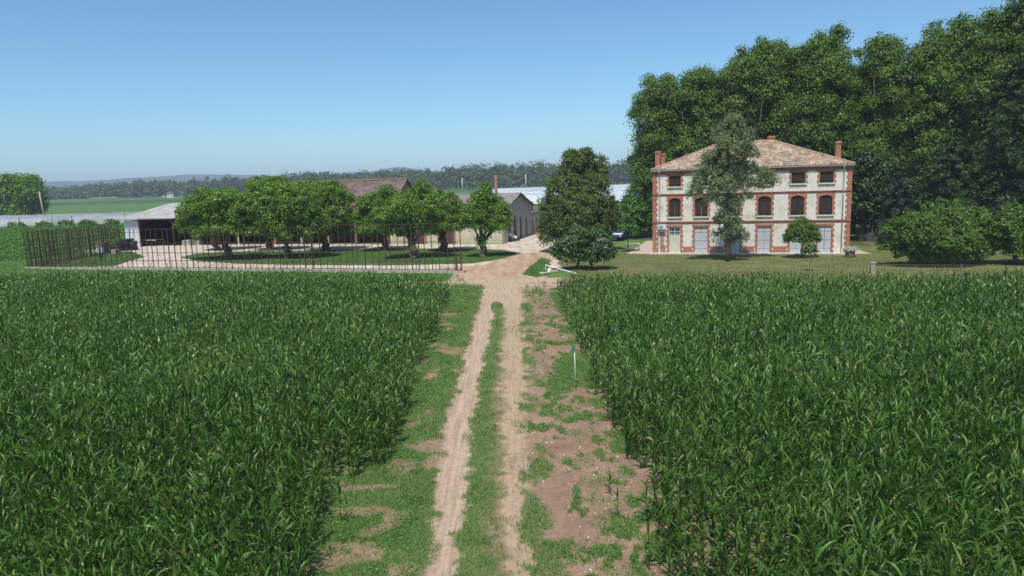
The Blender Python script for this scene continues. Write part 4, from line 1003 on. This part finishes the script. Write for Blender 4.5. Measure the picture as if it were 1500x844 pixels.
# tall barn with the brown tiled roof, open along the front
tb = empty('brown_roof_barn', (*BW(17.6, 0), 0), RZ, 'long open fronted barn with brown tiled roof behind the mulberry trees', 'barn')
TL, TD = 19.5, 14.0; te, tr_ = 4.4, 9.15
mb = MB(); mb.box(-TL, 0, TD-.3, TD, 0, te); mb.prism([(0, 0), (TD-.3, 0), (TD-.3, te), (TD/2, tr_-.1), (0, te)], 'x', -.3, 0); mb.prism([(0, 0), (TD-.3, 0), (TD-.3, te), (TD/2, tr_-.1), (0, te)], 'x', -TL, -TL+.3)
mb.box(-TL+.3, -.3, 6.0, 6.2, 0, te+.6)
mb.build('wall', M['barnbrick'], tb)
mb = MB(); mb.box(-TL+.3, -.3, 0, .3, 3.7, te); mb.build('front_beam', M['darkwood'], tb)
for k in range(5):
    p = MB(); x = -.6-k*(TL-1.2)/4; p.box(x-.15, x+.15, -.02, .28, 0, 3.7); p.build('post', M['barnbrick'] if k != 3 else M['concrete'], tb)
rf = join_roof(gable_slopes(-TL-.2, .3, 0, TD, te, tr_, .3, .04), 'roof', M['barntiles'], tb)
rg = MB(); ridge(rg, (-TL-.2, TD/2, tr_+.14), (.3, TD/2, tr_+.14), .14); rg.build('ridge_tiles', plain('barn_ridge', (.3, .16, .1), (.22, .12, .08), 2, .95), rf)
# parked implements in its shade
osd = empty('open_shed', (*BW(17.6+19.6, 0), 0), RZ, 'low dark open shed behind the left mulberry trees beside the hangar', 'shed')
SL, SD = 14.0, 9.0
mb = MB(); mb.box(-SL, 0, SD-.3, SD, 0, 3.6); mb.build('rear_wall', M['barnbrick'], osd); mb = MB(); mb.box(-SL, -SL+.3, .31, SD-.31, 0, 3.6); mb.build('side_wall', M['barnbrick'], osd)
for k in range(4):
    p = MB(); x = -.4-k*(SL-.8)/3; p.box(x-.14, x+.14, 0, .28, 0, 3.4); p.build('post', M['darkwood'], osd)
mb = MB(); mb.box(-SL, 0, 0, .28, 3.4, 3.65); mb.build('front_beam', M['darkwood'], osd)
join_roof(gable_slopes(-SL-.2, 0, 0, SD, 3.65, 5.4, .3, .04), 'roof', M['barntiles'], osd)
# metal stack
c = AT(727, 285, 116); st = MB(); st.tube([(0,0,0),(0,0,4),(0,0,9.6)], [.26, .24, .22], 12); st.tube([(0,0,9.6),(0,0,9.75)], .27, 12)
o = st.build('chimney_stack', plain('rusty_stack', (.28, .15, .075), (.17, .09, .05), 2, .9), None, True); o.location = (c[0], 116, 0); tag(o, 'rusty brown chimney pipe rising behind the grey barn roof', 'chimney')

# ------------------------------------------------------------------ hangar
hx0, hy0 = G(185, 362); hg = empty('open_hangar', (hx0, hy0, 0), RZ*.6, 'open hangar with pale grey roof, white side panel and red posts', 'hangar')
HW, HD = 15.0, 11.0
p = MB(); p.box(.05, 2.5, 0, .12, 0.05, 4.1); p.build('front_panel', M['whitesheet'], hg)
p = MB(); p.box(0, .1, .121, HD, 0, 4.1); p.box(0.1, HW, HD-.1, HD, 0, 4.2); p.box(HW-.1, HW, 0, HD-.1, 0, 4.2); p.build('wall', M['darkwood'], hg)
for x in (2.62, 8.4, 14.7):
    q = MB(); q.box(x-.09, x+.09, .0, .18, 0, 4.1); q.bar((x, .09, 3.2), (x-.7 if x > 3 else x+.7, .09, 4.05), .08); q.build('post', M['redsteel'], hg)
q = MB(); q.box(2.5, HW, .0, .2, 4.1, 4.4); q.build('beam', M['redsteel'], hg)
# hipped sheet roof: left hip then ridge
q = MB(); e = 4.42; t_ = 6.55; a = [(-.6,-.6,e),(HW+.6,-.6,e),(HW+.6,HD+.6,e),(-.6,HD+.6,e),(4.4,HD/2,t_),(HW-4,HD/2,t_)]
q.add(a+[(x,y,z-.08) for x,y,z in a], [(0,1,5,4),(3,0,4),(2,3,4,5),(1,2,5),(6,7,11,10),(9,6,10),(8,9,10,11),(7,8,11),(0,6,7,1),(1,7,8,2),(2,8,9,3),(3,9,6,0)])
ro = q.build('roof', M['greysheet'], hg)
q = MB(); q.box(-.65, HW+.65, -.7, -.6, e-.1, e+.03); q.build('gutter', M['zinc'], ro)

# ------------------------------------------------------------------ the rusty frame fence
def fence_frame(name, label, a, b_, hgt, rails, n, brace, low, footing, seed, tall=None):
    rnd = random.Random(seed); a, b_ = np.array(a, float), np.array(b_, float); L = np.linalg.norm(b_-a); dr = (b_-a)/L
    root = empty(name, (a[0], a[1], 0), math.atan2(dr[1], dr[0]), label, 'fence', 'rusty frame fences around the yard')
    zf = .22 if footing else 0.0
    if footing:
        f_ = MB(); f_.box(-.3, L+.35, -.22, .22, 0, zf); f_.build('concrete_footing', M['concrete'], root)
    xs_ = [L*k/(n-1)+(rnd.uniform(-.12, .12) if 0 < k < n-1 else 0) for k in range(n)]
    for k, x in enumerate(xs_):
        h_ = hgt(x/L)+rnd.uniform(-.04, .06); p = MB(); w = rnd.choice([.05, .06, .075])
        p.box(x-w/2, x+w/2, -w/2, w/2, zf, h_); p.build('post', M['rust'], root)
    for z, (f0, f1) in rails:
        r_ = MB(); m_ = [f for f in (0, .2, .4, .6, .8, 1) ]
        xa, xb = f0*L, f1*L; zz = (lambda f: hgt(f)-.02) if z == 'top' else (lambda f: z)
        steps = 12
        for q in range(steps):
            u0, u1 = xa+(xb-xa)*q/steps, xa+(xb-xa)*(q+1)/steps
            r_.bar((u0, .055, zz(u0/L)+zf*0), (u1, .055, zz(u1/L)), .05)
        r_.build('rail', M['rust'], root)
    bays = list(zip(xs_[:-1], xs_[1:]))
    for (u0, u1) in bays:
        if rnd.random() < brace:
            q = MB(); z0, z1 = (zf+.03, 1.02); q.bar((u0, -.05, z0), (u1, -.05, z1), .022); q.bar((u0, -.075, z1), (u1, -.075, z0), .022); q.build('brace', M['rust'], root)
        elif rnd.random() < low:
            q = MB(); um = u0+(u1-u0)*rnd.uniform(.35, .65); q.bar((um, -.05, zf), (um, -.05, 1.02), .04); q.bar((u0, -.05, 1.04), (um, -.05, 1.04), .04); q.build('half_frame', M['rust'], root)
        if rnd.random() < .10:
            q = MB(); q.bar((u0, -.05, 1.9), (u1, -.05, 1.05), .022); q.build('brace', M['rust'], root)
    return root, L
A0, A1, A2 = np.array([-57.2, 83.8]), np.array([-21.2, 72.9]), np.array([-4.8, 67.9])
f1, L1 = fence_frame('rusty_fence', 'tall rusty lattice frame fence along the yard front, long left stretch on a concrete footing', A0, A1, lambda f: 4.6-.1*f, [('top', (0, 1)), (3.0, (0, 1)), (1.9, (0, 1)), (1.05, (0, 1)), (.3, (0, 1)), (4.2, (.03, .45)), (.62, (.02, .3))], 52, .5, .35, True, 3)
f2, L2 = fence_frame('rusty_fence', 'taller rusty frame fence stretch ending at the yard entrance', A1+np.array([1.0, -.3]), A2, lambda f: 4.75, [('top', (0, .95)), (3.02, (.5, 1)), (1.9, (.55, .95)), (1.08, (.0, .3)), (1.08, (.42, 1)), (.3, (0, 1))], 23, .02, .5, True, 5)
# lattice tower between the stretches and ladder post at the entrance end
def lattice(parent, x, w, h):
    q = MB()
    for s_ in (-1, 1): q.box(x+s_*w/2-.05, x+s_*w/2+.05, -.05, .05, .2, h)
    n = int(h/.55)
    for k in range(n):
        z = .25+k*(h-.3)/n; q.bar((x-w/2, 0, z), (x+w/2, 0, z+(h-.3)/n if k % 2 else z), .03); q.bar((x+w/2, 0, z), (x-w/2, 0, z+(h-.3)/n), .03)
    q.build('lattice_post', M['rust'], parent)
lattice(f1, L1+.45, .85, 4.6); lattice(f2, L2-.25, .5, 1.9)
# round plate on the fence
pl_ = MB(); x = L1*.30; pl_.prism([(x+.33*math.cos(a), 1.55+.33*math.sin(a)) for a in np.linspace(0, 2*math.pi, 20, endpoint=False)], 'y', -.16, -.12); pl_.build('round_plate', M['iron'], f1)
f3, L3 = fence_frame('rusty_fence', 'dense rusty frame fence running back along the left side of the yard', A0+np.array([-.4, .6]), (-57.4, 104.8), lambda f: 4.2, [('top', (0, 1)), (3.2, (0, 1)), (2.2, (0, 1)), (1.1, (0, 1)), (.3, (0, 1)), (2.7, (0, 1)), (1.6, (0, 1))], 60, .45, .5, False, 9)
# ------------------------------------------------------------------ yard clutter
def place(o, px, py, rz=RZ, dz=.0): x, y = G(px, py); o.location = (x, y, dz); o.rotation_euler.z = rz
def crate(label, px, py, w, d, h, m, z=0.0, slats=True):
    x, y = G(px, py); root = empty('wooden_crate', (x, y, z+.01), RZ+.1, label, 'crate', 'crates stacked at the yard corner')
    b_ = MB(); n = 4
    for k in range(n):
        z0 = .12+k*(h-.14)/n; b_.box(-w/2, w/2, -d/2, -d/2+.03, z0, z0+(h-.14)/n-.03); b_.box(-w/2, w/2, d/2-.03, d/2, z0, z0+(h-.14)/n-.03)
        b_.box(-w/2, -w/2+.03, -d/2+.03, d/2-.03, z0, z0+(h-.14)/n-.03); b_.box(w/2-.03, w/2, -d/2+.03, d/2-.03, z0, z0+(h-.14)/n-.03)
    b_.box(-w/2+.03, w/2-.03, -d/2+.03, d/2-.03, .1, .14); b_.box(-w/2+.03, w/2-.03, -d/2+.03, d/2-.03, h-.1, h-.06)
    b_.build('slats', m, root)
    for sx in (-1, 1):
        f_ = MB(); f_.box(sx*(w/2-.1)-.05, sx*(w/2-.1)+.05, -d/2, d/2, 0, .1); f_.build('foot', m, root)
    return root
crate('large whitish crate at the bottom of the corner stack', 152.5, 371, 1.35, 1.2, 1.05, M['whitesheet'])
crate('pale wooden crate lying on top of the whitish crate', 152.5, 371, 1.4, 1.2, .62, M['palewood'], 1.08)
crate('narrow grey crate between the whitish crate and the tyres', 163, 371, .75, 1.0, 1.05, M['greywood'])
crate('low tan crate in front of the heap of tyres', 170, 373, .8, .8, .75, M['palewood'])
# heap of tyres
tx, ty = G(185, 367)
k = 0
def torus(mb, c, R_, r, n=20, m_=8, tilt=0, az=0):
    vs, fs = [], []; ct, st_ = math.cos(tilt), math.sin(tilt); ca, sa = math.cos(az), math.sin(az)
    for i in range(n):
        a = 2*math.pi*i/n
        for j in range(m_):
            b_ = 2*math.pi*j/m_; x = (R_+r*math.cos(b_))*math.cos(a); y = (R_+r*math.cos(b_))*math.sin(a); z = r*1.1*math.sin(b_)
            y, z = y*ct-z*st_, y*st_+z*ct; x, y = x*ca-y*sa, x*sa+y*ca
            vs.append((c[0]+x, c[1]+y, c[2]+z))
    for i in range(n):
        for j in range(m_): fs.append((i*m_+j, ((i+1) % n)*m_+j, ((i+1) % n)*m_+(j+1) % m_, i*m_+(j+1) % m_))
    mb.add(vs, fs)
tl = ['lowest', 'second', 'third', 'top']
for si, (dx, dy, cnt, nm) in enumerate([(-.9, 0, 4, 'left'), (.15, -.3, 5, 'middle'), (1.15, 0, 4, 'right'), (.2, .9, 5, 'rear')]):
    for j in range(cnt):
        o = MB(); torus(o, (0, 0, 0), .4, .16, tilt=random.uniform(-.1, .1)); o = o.build('tyre', M['tyre'], None, True); o.location = (tx+dx+random.uniform(-.07, .07), ty+dy+random.uniform(-.07, .07), .19+j*.33)
        tag(o, '%s black tyre from the ground in the %s pile of the tyre heap' % (['lowest', 'second', 'third', 'fourth', 'fifth'][j], nm), 'tyre', 'heap of old tyres at the yard corner')
# trailer with planks in the hangar mouth
tx, ty = G(218, 361); tr2 = empty('flat_trailer', (tx, ty+1.2, 0), RZ, 'low wooden flatbed trailer parked in the hangar mouth', 'trailer')
q = MB()
for kx in range(5): q.box(-1.6, 1.6, -.85+kx*.34, -.53+kx*.34, .98, 1.04)
q.box(-1.6, 1.6, -.86, -.8, .86, .975); q.box(-1.6, 1.6, .8, .86, .86, .975); q.build('bed', M['palewood'], tr2)
q = MB(); q.bar((-1.6, 0, .8), (2.6, 0, .7), .1); q.bar((-.5, -.8, .55), (-.5, .8, .55), .08); q.bar((-.5, -.3, .55), (-.5, -.3, .85), .08); q.bar((-.5, .3, .55), (-.5, .3, .85), .08); q.build('chassis', M['redsteel'], tr2)
for s_ in (-1, 1):
    q = MB(); torus(q, (-.5, s_*.72, .45), .32, .12, tilt=math.pi/2); q.tube([(-.5, s_*.68, .45), (-.5, s_*.76, .45)], .22, 12); q.build('wheel', M['tyre'], tr2, True)
# pale stone blocks right of the hangar
for i, (px, py, w, h) in enumerate([(276, 360, 1.5, .95), (289, 359, 1.7, .9)]):
    o = MB(); o.prism([(-w/2, 0), (w/2, 0), (w/2-.05, h*.55), (w/2-.12, h), (-w/2+.1, h-.06), (-w/2+.02, h*.5)], 'y', -.5, .5); o = o.build('stone_block', M['concrete']); place(o, px, py)
    tag(o, ['pale stone block at the hangar front under the leftmost mulberry', 'longer pale stone block right beside the other under the mulberry'][i], 'stone block', 'pale stone blocks by the hangar')
# white post in the yard
o = MB(); o.tube([(0,0,0),(0,0,1.7)], .07, 8); o.bar((-.22, 0, 1.25), (.22, 0, 1.25), .07); o.tube([(0,0,1.7),(0,0,1.78)], .1, 8); o = o.build('white_post', M['whitepaint']); place(o, 352, 358.5)
tag(o, 'short white painted post in the yard behind the first two mulberries', 'post')
o.location.y -= .6; o.scale = (1.3, 1.3, 1.35)
o = MB(); o.tube([(0,0,0),(0,0,2.4)], .07, 8); o.box(-.12, .12, -.1, .1, 0, .1); o = o.build('white_post', M['palewood']); place(o, 498.5, 355); o.location.y -= .8; o.scale = (1.2, 1.2, 1.1)
tag(o, 'taller pale wooden post in front of the open barn', 'post')
# white tipped wheelbarrow-like tub by the gable
tx, ty = G(750, 353.5); wb = empty('wheelbarrow', (tx, ty, 0), RZ+.5, 'white wheelbarrow tipped up beside the arched gable', 'wheelbarrow')
q = MB(); q.prism([(-.75, .95), (.55, .35), (.75, .62), (-.35, 1.25)], 'y', -.42, .42); q.build('tray', M['plastic'], wb)
q = MB(); q.bar((-.6, -.3, .95), (.95, -.3, .22), .05); q.bar((-.6, .3, .95), (.95, .3, .22), .05); q.bar((-.2, -.3, .8), (-.3, -.3, 0), .05); q.bar((-.2, .3, .8), (-.3, .3, 0), .05); q.build('frame', M['iron'], wb)
q = MB(); torus(q, (.95, 0, .24), .18, .06, tilt=math.pi/2); q.build('wheel', M['tyre'], wb, True)
# pale machine / orange bin far up the lane
o = MB(); o.prism([(-.6, 0), (.6, 0), (.7, .9), (.2, 1.2), (-.5, 1.1)], 'y', -.5, .5); o.box(-.75, .75, -.55, .55, .5, .58); o = o.build('hopper', plain('orange_paint', (.5, .27, .12), (.4, .22, .1), 3, .7)); place(o, 793, 345.5)
tag(o, 'faded orange hopper standing at the lane end by the low outbuilding', 'hopper')

# ------------------------------------------------------------------ entrance: white pole, bottle, stones, marker
a, b_ = np.array([*G(799.5, 398), .62]), np.array([*G(845, 404), .18]); o = MB(); o.tube([a, b_], .06, 8); o.bar(a+np.array([0,0,.05]), (a[0], a[1], 0), .07); o = o.build('barrier_pole', M['whitepaint'])
tag(o, 'fallen white barrier pole sloping down to the ground beside the fig trees', 'pole')
o = MB(); o.tube([(0,0,0),(0,0,.3),(0,0,.42),(0,0,.5)], [.2, .2, .1, .05], 10); o = o.build('canister', M['plastic'], None, True); place(o, 804.5, 401, 0)
tag(o, 'white plastic canister lying under the raised end of the barrier pole', 'canister')
for i, (px, py, s_) in enumerate([(795, 402.5, .32), (799, 402, .26)]):
    o = MB(); o.prism([(-1, -.5), (.2, -.8), (1, -.2), (.7, .6), (-.5, .8)], 'z', 0, .7); o = o.build('boulder', M['stone']); place(o, px, py, i*1.1); o.scale = (s_, s_, s_)
    tag(o, ['bigger pale rock at the grass corner by the white pole', 'smaller pale rock next to the canister'][i], 'rock', 'rocks at the entrance')
mx, my_ = G(843, 570); mk = empty('marker_post', (mx, my_, 0), 0, 'thin white marker post with green tip at the right corn edge', 'post')
q = MB(); q.tube([(0,0,0),(0,0,1.0),(-.02,0,1.72)], .022, 8); q.build('pole', M['whitepaint'], mk, True)
q = MB(); q.prism([(-.13, 1.86), (.0, 1.86), (.0, 1.66), (-.05, 1.5), (-.1, 1.62)], 'y', -.03, .03); q.build('green_tip', M['greenplastic'], mk)

# ------------------------------------------------------------------ lawn fence, stump, palings
a, b_ = np.array([9.2, 64.3]), np.array([62, 47.2]); L = np.linalg.norm(b_-a); dr = (b_-a)/L
lf = empty('wire_fence', (a[0], a[1], 0), math.atan2(dr[1], dr[0]), 'low wire garden fence with rusty rails between lawn and corn', 'fence')
for k in range(7):
    q = MB(); x = L*k/6; q.box(x-.035, x+.035, -.035, .035, 0, 1.08); q.build('post', M['greywood'], lf)
for z in (.95, .22):
    q = MB(); q.bar((0, .06, z), (L, .06, z), .03); q.build('rail', plain('rusty_wire', (.25, .14, .1), (.18, .1, .07), 4, .8), lf)
q = MB()
for k in range(int(L/.22)): q.bar((k*.22, .08, .1), (k*.22, .08, 1.0), .008)
q.build('wire_mesh', M['zinc'], lf)
o = MB(); o.box(-.16, .16, -.16, .16, 0, .9); o.box(-.2, .2, -.2, .2, .9, 1.0); o = o.build('gate_pillar', M['concrete']); x, y = G(1281, 402); o.location = (x, y+.35, 0); o.rotation_euler.z = RZ
tag(o, 'short square concrete pillar in the lawn fence in front of the stump planter', 'pillar')
sx_, sy_ = G(1245, 377); stp = empty('tree_stump', (sx_, sy_, 0), 0, 'dark tree stump planter with a pale plant by the right house corner', 'stump')
q = MB(); q.tube([(0,0,-.02),(0,0,.15),(0,0,.7)], [.52, .47, .44], 14); q.build('stump_body', M['bark'], stp, True)
V, Fq, v = crown_geo([(0,0,.8,.62,.6,.24)], 90, 16, .11, .14); npmesh('planting', V, Fq, leafmat('silver_leaves', (.25,.27,.24), (.5,.52,.48), .6, .15), stp, attrs={'v': v})
# paling fence
pa, pb_ = np.array(G(1252, 352)), np.array(G(1306, 360)); L = np.linalg.norm(pb_-pa); dr = (pb_-pa)/L
pf = empty('paling_fence', (pa[0], pa[1], 0), math.atan2(dr[1], dr[0]), 'weathered wooden paling fence in the shade right of the house', 'fence')
for k in range(30):
    q = MB(); x = L*k/29; h_ = 1.25+random.uniform(-.15, .2)+(.5 if k in (14, 20) else 0); ln = random.uniform(-.05, .05); q.bar((x, 0, 0), (x+ln, .02, h_), .09, .03); q.build('paling', M['greywood'], pf)
q = MB(); q.bar((0, .05, .9), (L, .05, .9), .05); q.bar((0, .05, .35), (L, .05, .35), .05); q.build('rail', M['greywood'], pf)

# ------------------------------------------------------------------ parked car, table and little tree by the path
cx_, cy_ = G(911, 353); car = empty('parked_car', (cx_, cy_+1.5, 0), RZ+R(-8), 'dark blue car with pale bonnet parked behind the fig trees', 'car')
# built facing -y
prof_ = [(-2.0, .45), (-2.05, .75), (-1.9, .92), (-1.0, 1.02), (-.35, 1.52), (1.2, 1.56), (1.9, 1.1), (2.0, .5)]
q = MB(); q.prism(prof_, 'x', -.82, .82); bo = q.build('body', M['bluepaint'], car)
q = MB(); q.add([(-.7,-.985,1.06),(.7,-.985,1.06),(.62,-.4,1.5),(-.62,-.4,1.5),(-.7,-.97,1.03),(.7,-.97,1.03)], [(0,1,2,3)]); q.v = [(x, y-.02, z+.02) for x, y, z in q.v]; q.build('windscreen', M['glass'], car)
q = MB(); q.add([(-.72,-1.86,.955),(.72,-1.86,.955),(.72,-1.05,1.035),(-.72,-1.05,1.035),(-.72,-1.86,.92),(.72,-1.86,.92),(.72,-1.05,.99),(-.72,-1.05,.99)], [(0,1,2,3),(4,5,1,0),(5,6,2,1),(7,4,0,3)]); q.build('bonnet', M['whitepaint'], car)
for s_ in (-1, 1):
    q = MB(); q.tube([(s_*.58, -2.07, .76), (s_*.58, -1.98, .76)], .11, 12); q.build('headlight', M['plastic'], car)
    for yy in (-1.25, 1.3):
        q = MB(); torus(q, (s_*.78, yy, .32), .22, .1, tilt=math.pi/2, az=math.pi/2); q.tube([(s_*.72, yy, .32), (s_*.85, yy, .32)], .17, 10); q.build('wheel', M['tyre'], car, True)
q = MB(); q.box(-.8, .8, -2.1, -2.04, .42, .56); q.build('bumper', M['iron'], car)
gx_, gy_ = HL(-2.9, 4.0); tbn = empty('garden_table', (gx_, gy_, 0), RZ, 'white garden table under the little umbrella shaped tree left of the house', 'table')
q = MB(); q.box(-.6, 1.0, -.5, .5, .72, .77); q.build('table_top', M['whitepaint'], tbn)
for sx2 in (-.5, .9):
    for sy2 in (-.4, .4): q = MB(); q.box(sx2-.03, sx2+.03, sy2-.03, sy2+.03, 0, .72); q.build('leg', M['whitepaint'], tbn)
bx_, by_ = HL(-3.0, 2.0); L = [(0,0,2.9,.9,.9,.42),(.5,.1,2.75,.7,.7,.35),(-.6,-.1,2.8,.6,.6,.35)]
tree('ornamental_tree', 'little umbrella shaped tree between the laurel and the house path', 'tree', (bx_, by_), L, M['laurel'], M['bark'], .07, 1.8, 80, 26, .2, .3)

# ------------------------------------------------------------------ nets, poles and small far things
def net_canopy(name, label, o0, ax, L, span, n, h, m, walls=True):
    ax = np.array(ax, float); ax /= np.linalg.norm(ax); by = np.array([-ax[1], ax[0]])
    root = empty(name, (o0[0], o0[1], 0), math.atan2(ax[1], ax[0]), label, 'net canopy', 'orchard net canopies')
    vs, k = [], 0; nx_ = 40; ny_ = n*6+1
    uu, vv = np.meshgrid(np.linspace(0, L, nx_), np.linspace(0, n*span, ny_)); ph = (vv/span) % 1
    z = h-.9*np.abs(np.sin(np.pi*ph))*0-.9*(1-np.abs(2*ph-1))*1.0+.25*(fbm(uu*.08, vv*.3)-.5)*2
    z[0, :] = h*.15 if walls else z[0, :]
    V = np.stack([uu, vv, z], -1).reshape(-1, 3); i = np.arange(ny_-1)[:, None]*nx_+np.arange(nx_-1)[None, :]
    npmesh('net', V, np.stack([i, i+1, i+nx_+1, i+nx_], -1).reshape(-1, 4), m, root)
    for q in range(12):
        p = MB(); x = L*q/11; p.box(x-.08, x+.08, -.1, .06, 0, h+.2); p.build('post', M['greywood'], root)
    return root
netm, nt, b = new_mat('thin_white_net')
f = noise(nt, .05, 6, .6, sc=(.3, 1, 1)); r = ramp(nt, [(.38, (.25, .27, .29)), (.6, (.38, .41, .43))]); nt.links.new(f, r.inputs[0]); nt.links.new(r.outputs[0], b.inputs['Base Color']); b.inputs['Roughness'].default_value = .6
tr_n = node(nt, 'ShaderNodeBsdfTransparent'); mx = node(nt, 'ShaderNodeMixShader'); f2 = noise(nt, .16, 5); r2 = ramp(nt, [(.4, (.3,)*3), (.62, (.75,)*3)]); nt.links.new(f2, r2.inputs[0])
nt.links.new(r2.outputs[0], mx.inputs[0]); nt.links.new(tr_n.outputs[0], mx.inputs[1]); nt.links.new(b.outputs[0], mx.inputs[2]); nt.links.new(mx.outputs[0], nt.nodes['Material Output'].inputs['Surface'])
net_canopy('net_canopy', 'bluish white orchard nets in a long strip left of the hangar', (-200, 178), (1, -.02), 145, 4.0, 6, 2.9, netm)
net_canopy('net_canopy', 'wide white orchard nets spreading behind the grey barn and linden', (-18, 232), (1, -.05), 150, 7.5, 28, 3.2, M['net'])
net_canopy('net_canopy', 'far thin white tunnel row at the foot of the left wood', (gl(120, 620)[0], 620), (1, -.05), 70, 6, 1, 3.2, M['whitesheet'], False)
# bushes showing through the left nets
for i, (px, Y) in enumerate([(22,176),(62,176),(95,176.5),(125,176),(160,176)]):
    c = AT(px, 325, Y); L = [(0,0,1.4,1.6+random.random(),1.2,1.2),(1.6,0,1.1,1.2,1,1.0)]
    tree('orchard_bush', ['orchard bush at the far left end of the net strip', 'orchard bush behind the thin pole in the net strip', 'orchard bush in the middle of the net strip', 'orchard bush right of the middle in the net strip', 'orchard bush nearest the hangar in the net strip'][i], 'bush', (c[0], Y), [(a_, b_, c_*.75, d_*.8, e_*.8, f_*.75) for a_, b_, c_, d_, e_, f_ in L], M['hazel'], M['bark'], .08, .4, 50, 18, .4, .5, 'bushes along the left nets')
def pole(name, label, px, Y, h, r_, m, cross=False, lean=0):
    c = AT(px, 290, Y); q = MB(); q.tube([(0,0,0),(lean*.5,0,h*.5),(lean,0,h)], [r_*1.2, r_, r_*.8], 8)
    if cross: q.bar((lean-.7,0,h-.5), (lean+.7,0,h-.5), .12); q.tube([(lean-.6,0,h-.45),(lean-.6,0,h-.2)], .06, 6); q.tube([(lean+.6,0,h-.45),(lean+.6,0,h-.2)], .06, 6)
    o = q.build(name, m, None, True); o.location = (c[0], Y, 0); return tag(o, label, 'pole', 'utility poles')
pole('utility_pole', 'wooden utility pole leaning beside the large left tree', 62, 205, 9.3, .22, M['palewood'], True, -.7)
pole('utility_pole', 'thin dark pole standing in the left net strip', 72, 174, 5.0, .07, M['greywood'])
pole('utility_pole', 'white utility pole before the far wood above the mulberries', 678, 640, 10.5, .35, M['whitepaint'], True)
pole('utility_pole', 'white utility pole before the far wood left of the linden', 771, 640, 12.0, .35, M['whitepaint'], True)
# far white house at the left wood
c = AT(249, 280, 760); fh = empty('far_house', (c[0], 760, 0), .2, 'tiny white house with dark roof at the foot of the left wood', 'house')
q = MB(); q.box(-3, 3, -2.5, 2.5, 0, 4); q.build('wall', M['whitepaint'], fh); q = MB(); q.prism([(-2.9, 4.02), (2.9, 4.02), (0, 5.6)], 'x', -3.3, 3.3); q.build('roof', M['barntiles'], fh)
for s_ in (-1.5, 1.5): q = MB(); q.box(s_-.5, s_+.5, -2.56, -2.48, 1.4, 2.9); q.build('window', M['glass'], fh)

# ------------------------------------------------------------------ air
hz_ = MB(); hz_.box(-8500, 8500, -50, 9000, -1, 82)
hm = bpy.data.materials.new('summer_haze'); hm.use_nodes = True; nt = hm.node_tree; nt.nodes.remove(nt.nodes['Principled BSDF'])
pv = nt.nodes.new('ShaderNodeVolumePrincipled'); pv.inputs['Color'].default_value = (.74, .82, 1.0, 1); pv.inputs['Density'].default_value = .00023; pv.inputs['Anisotropy'].default_value = -.35
nt.links.new(pv.outputs[0], nt.nodes['Material Output'].inputs['Volume'])
tag(hz_.build('haze', hm), 'thin blue summer haze over the fields and far hills', 'haze', kind='stuff')

# ------------------------------------------------------------------ light, sky, camera
SUN_EL = R(63); sxy = np.array([-.27, -.963])
sv = Vector((sxy[0]*math.cos(SUN_EL), sxy[1]*math.cos(SUN_EL), math.sin(SUN_EL)))
sl = bpy.data.lights.new('sun', 'SUN'); sl.energy = 4.8; sl.angle = R(.55); sl.color = (1, .955, .88)
so = bpy.data.objects.new('sun', sl); so.rotation_euler = sv.to_track_quat('Z', 'Y').to_euler(); so.location = (0, 0, 60); COL.objects.link(so)
wd = bpy.data.worlds.new('World'); SC.world = wd; wd.use_nodes = True; nt = wd.node_tree
sk = nt.nodes.new('ShaderNodeTexSky'); sk.sky_type = 'NISHITA'; sk.sun_disc = False; sk.sun_elevation = SUN_EL; sk.sun_rotation = math.atan2(sxy[0], sxy[1])
sk.air_density = .75; sk.dust_density = 1.1; sk.ozone_density = 3.0; sk.altitude = 150
tint = mixc(nt, 1.0, sk.outputs[0], (.90, 1.17, 1.19), 'MULTIPLY'); nt.links.new(tint, nt.nodes['Background'].inputs['Color']); nt.nodes['Background'].inputs['Strength'].default_value = .134
cd = bpy.data.cameras.new('camera'); cd.lens = F/1500*36; cd.sensor_width = 36; cd.clip_end = 20000; cd.clip_start = .1
co = bpy.data.objects.new('camera', cd); COL.objects.link(co); SC.camera = co
from mathutils import Matrix
right = Vector((1, 0, 0)); fwd = Vector((0, cp, -sp)); upv = right.cross(fwd)
r2_ = right*cr - upv*(-sr)*-1
# image right axis in world: pixel right maps to (cr, +sr down) in the unrolled image
r2_ = right*cr - upv*sr; u2_ = upv*cr + right*sr
mt = Matrix((r2_, u2_, -fwd)).transposed().to_4x4(); mt.translation = (0, 0, H); co.matrix_world = mt
SC.view_settings.view_transform = 'Standard'; SC.view_settings.look = 'None'; SC.view_settings.exposure = 0.0; SC.view_settings.gamma = 1
SC.cycles.max_bounces = 6; SC.cycles.transparent_max_bounces = 8; SC.cycles.volume_bounces = 0
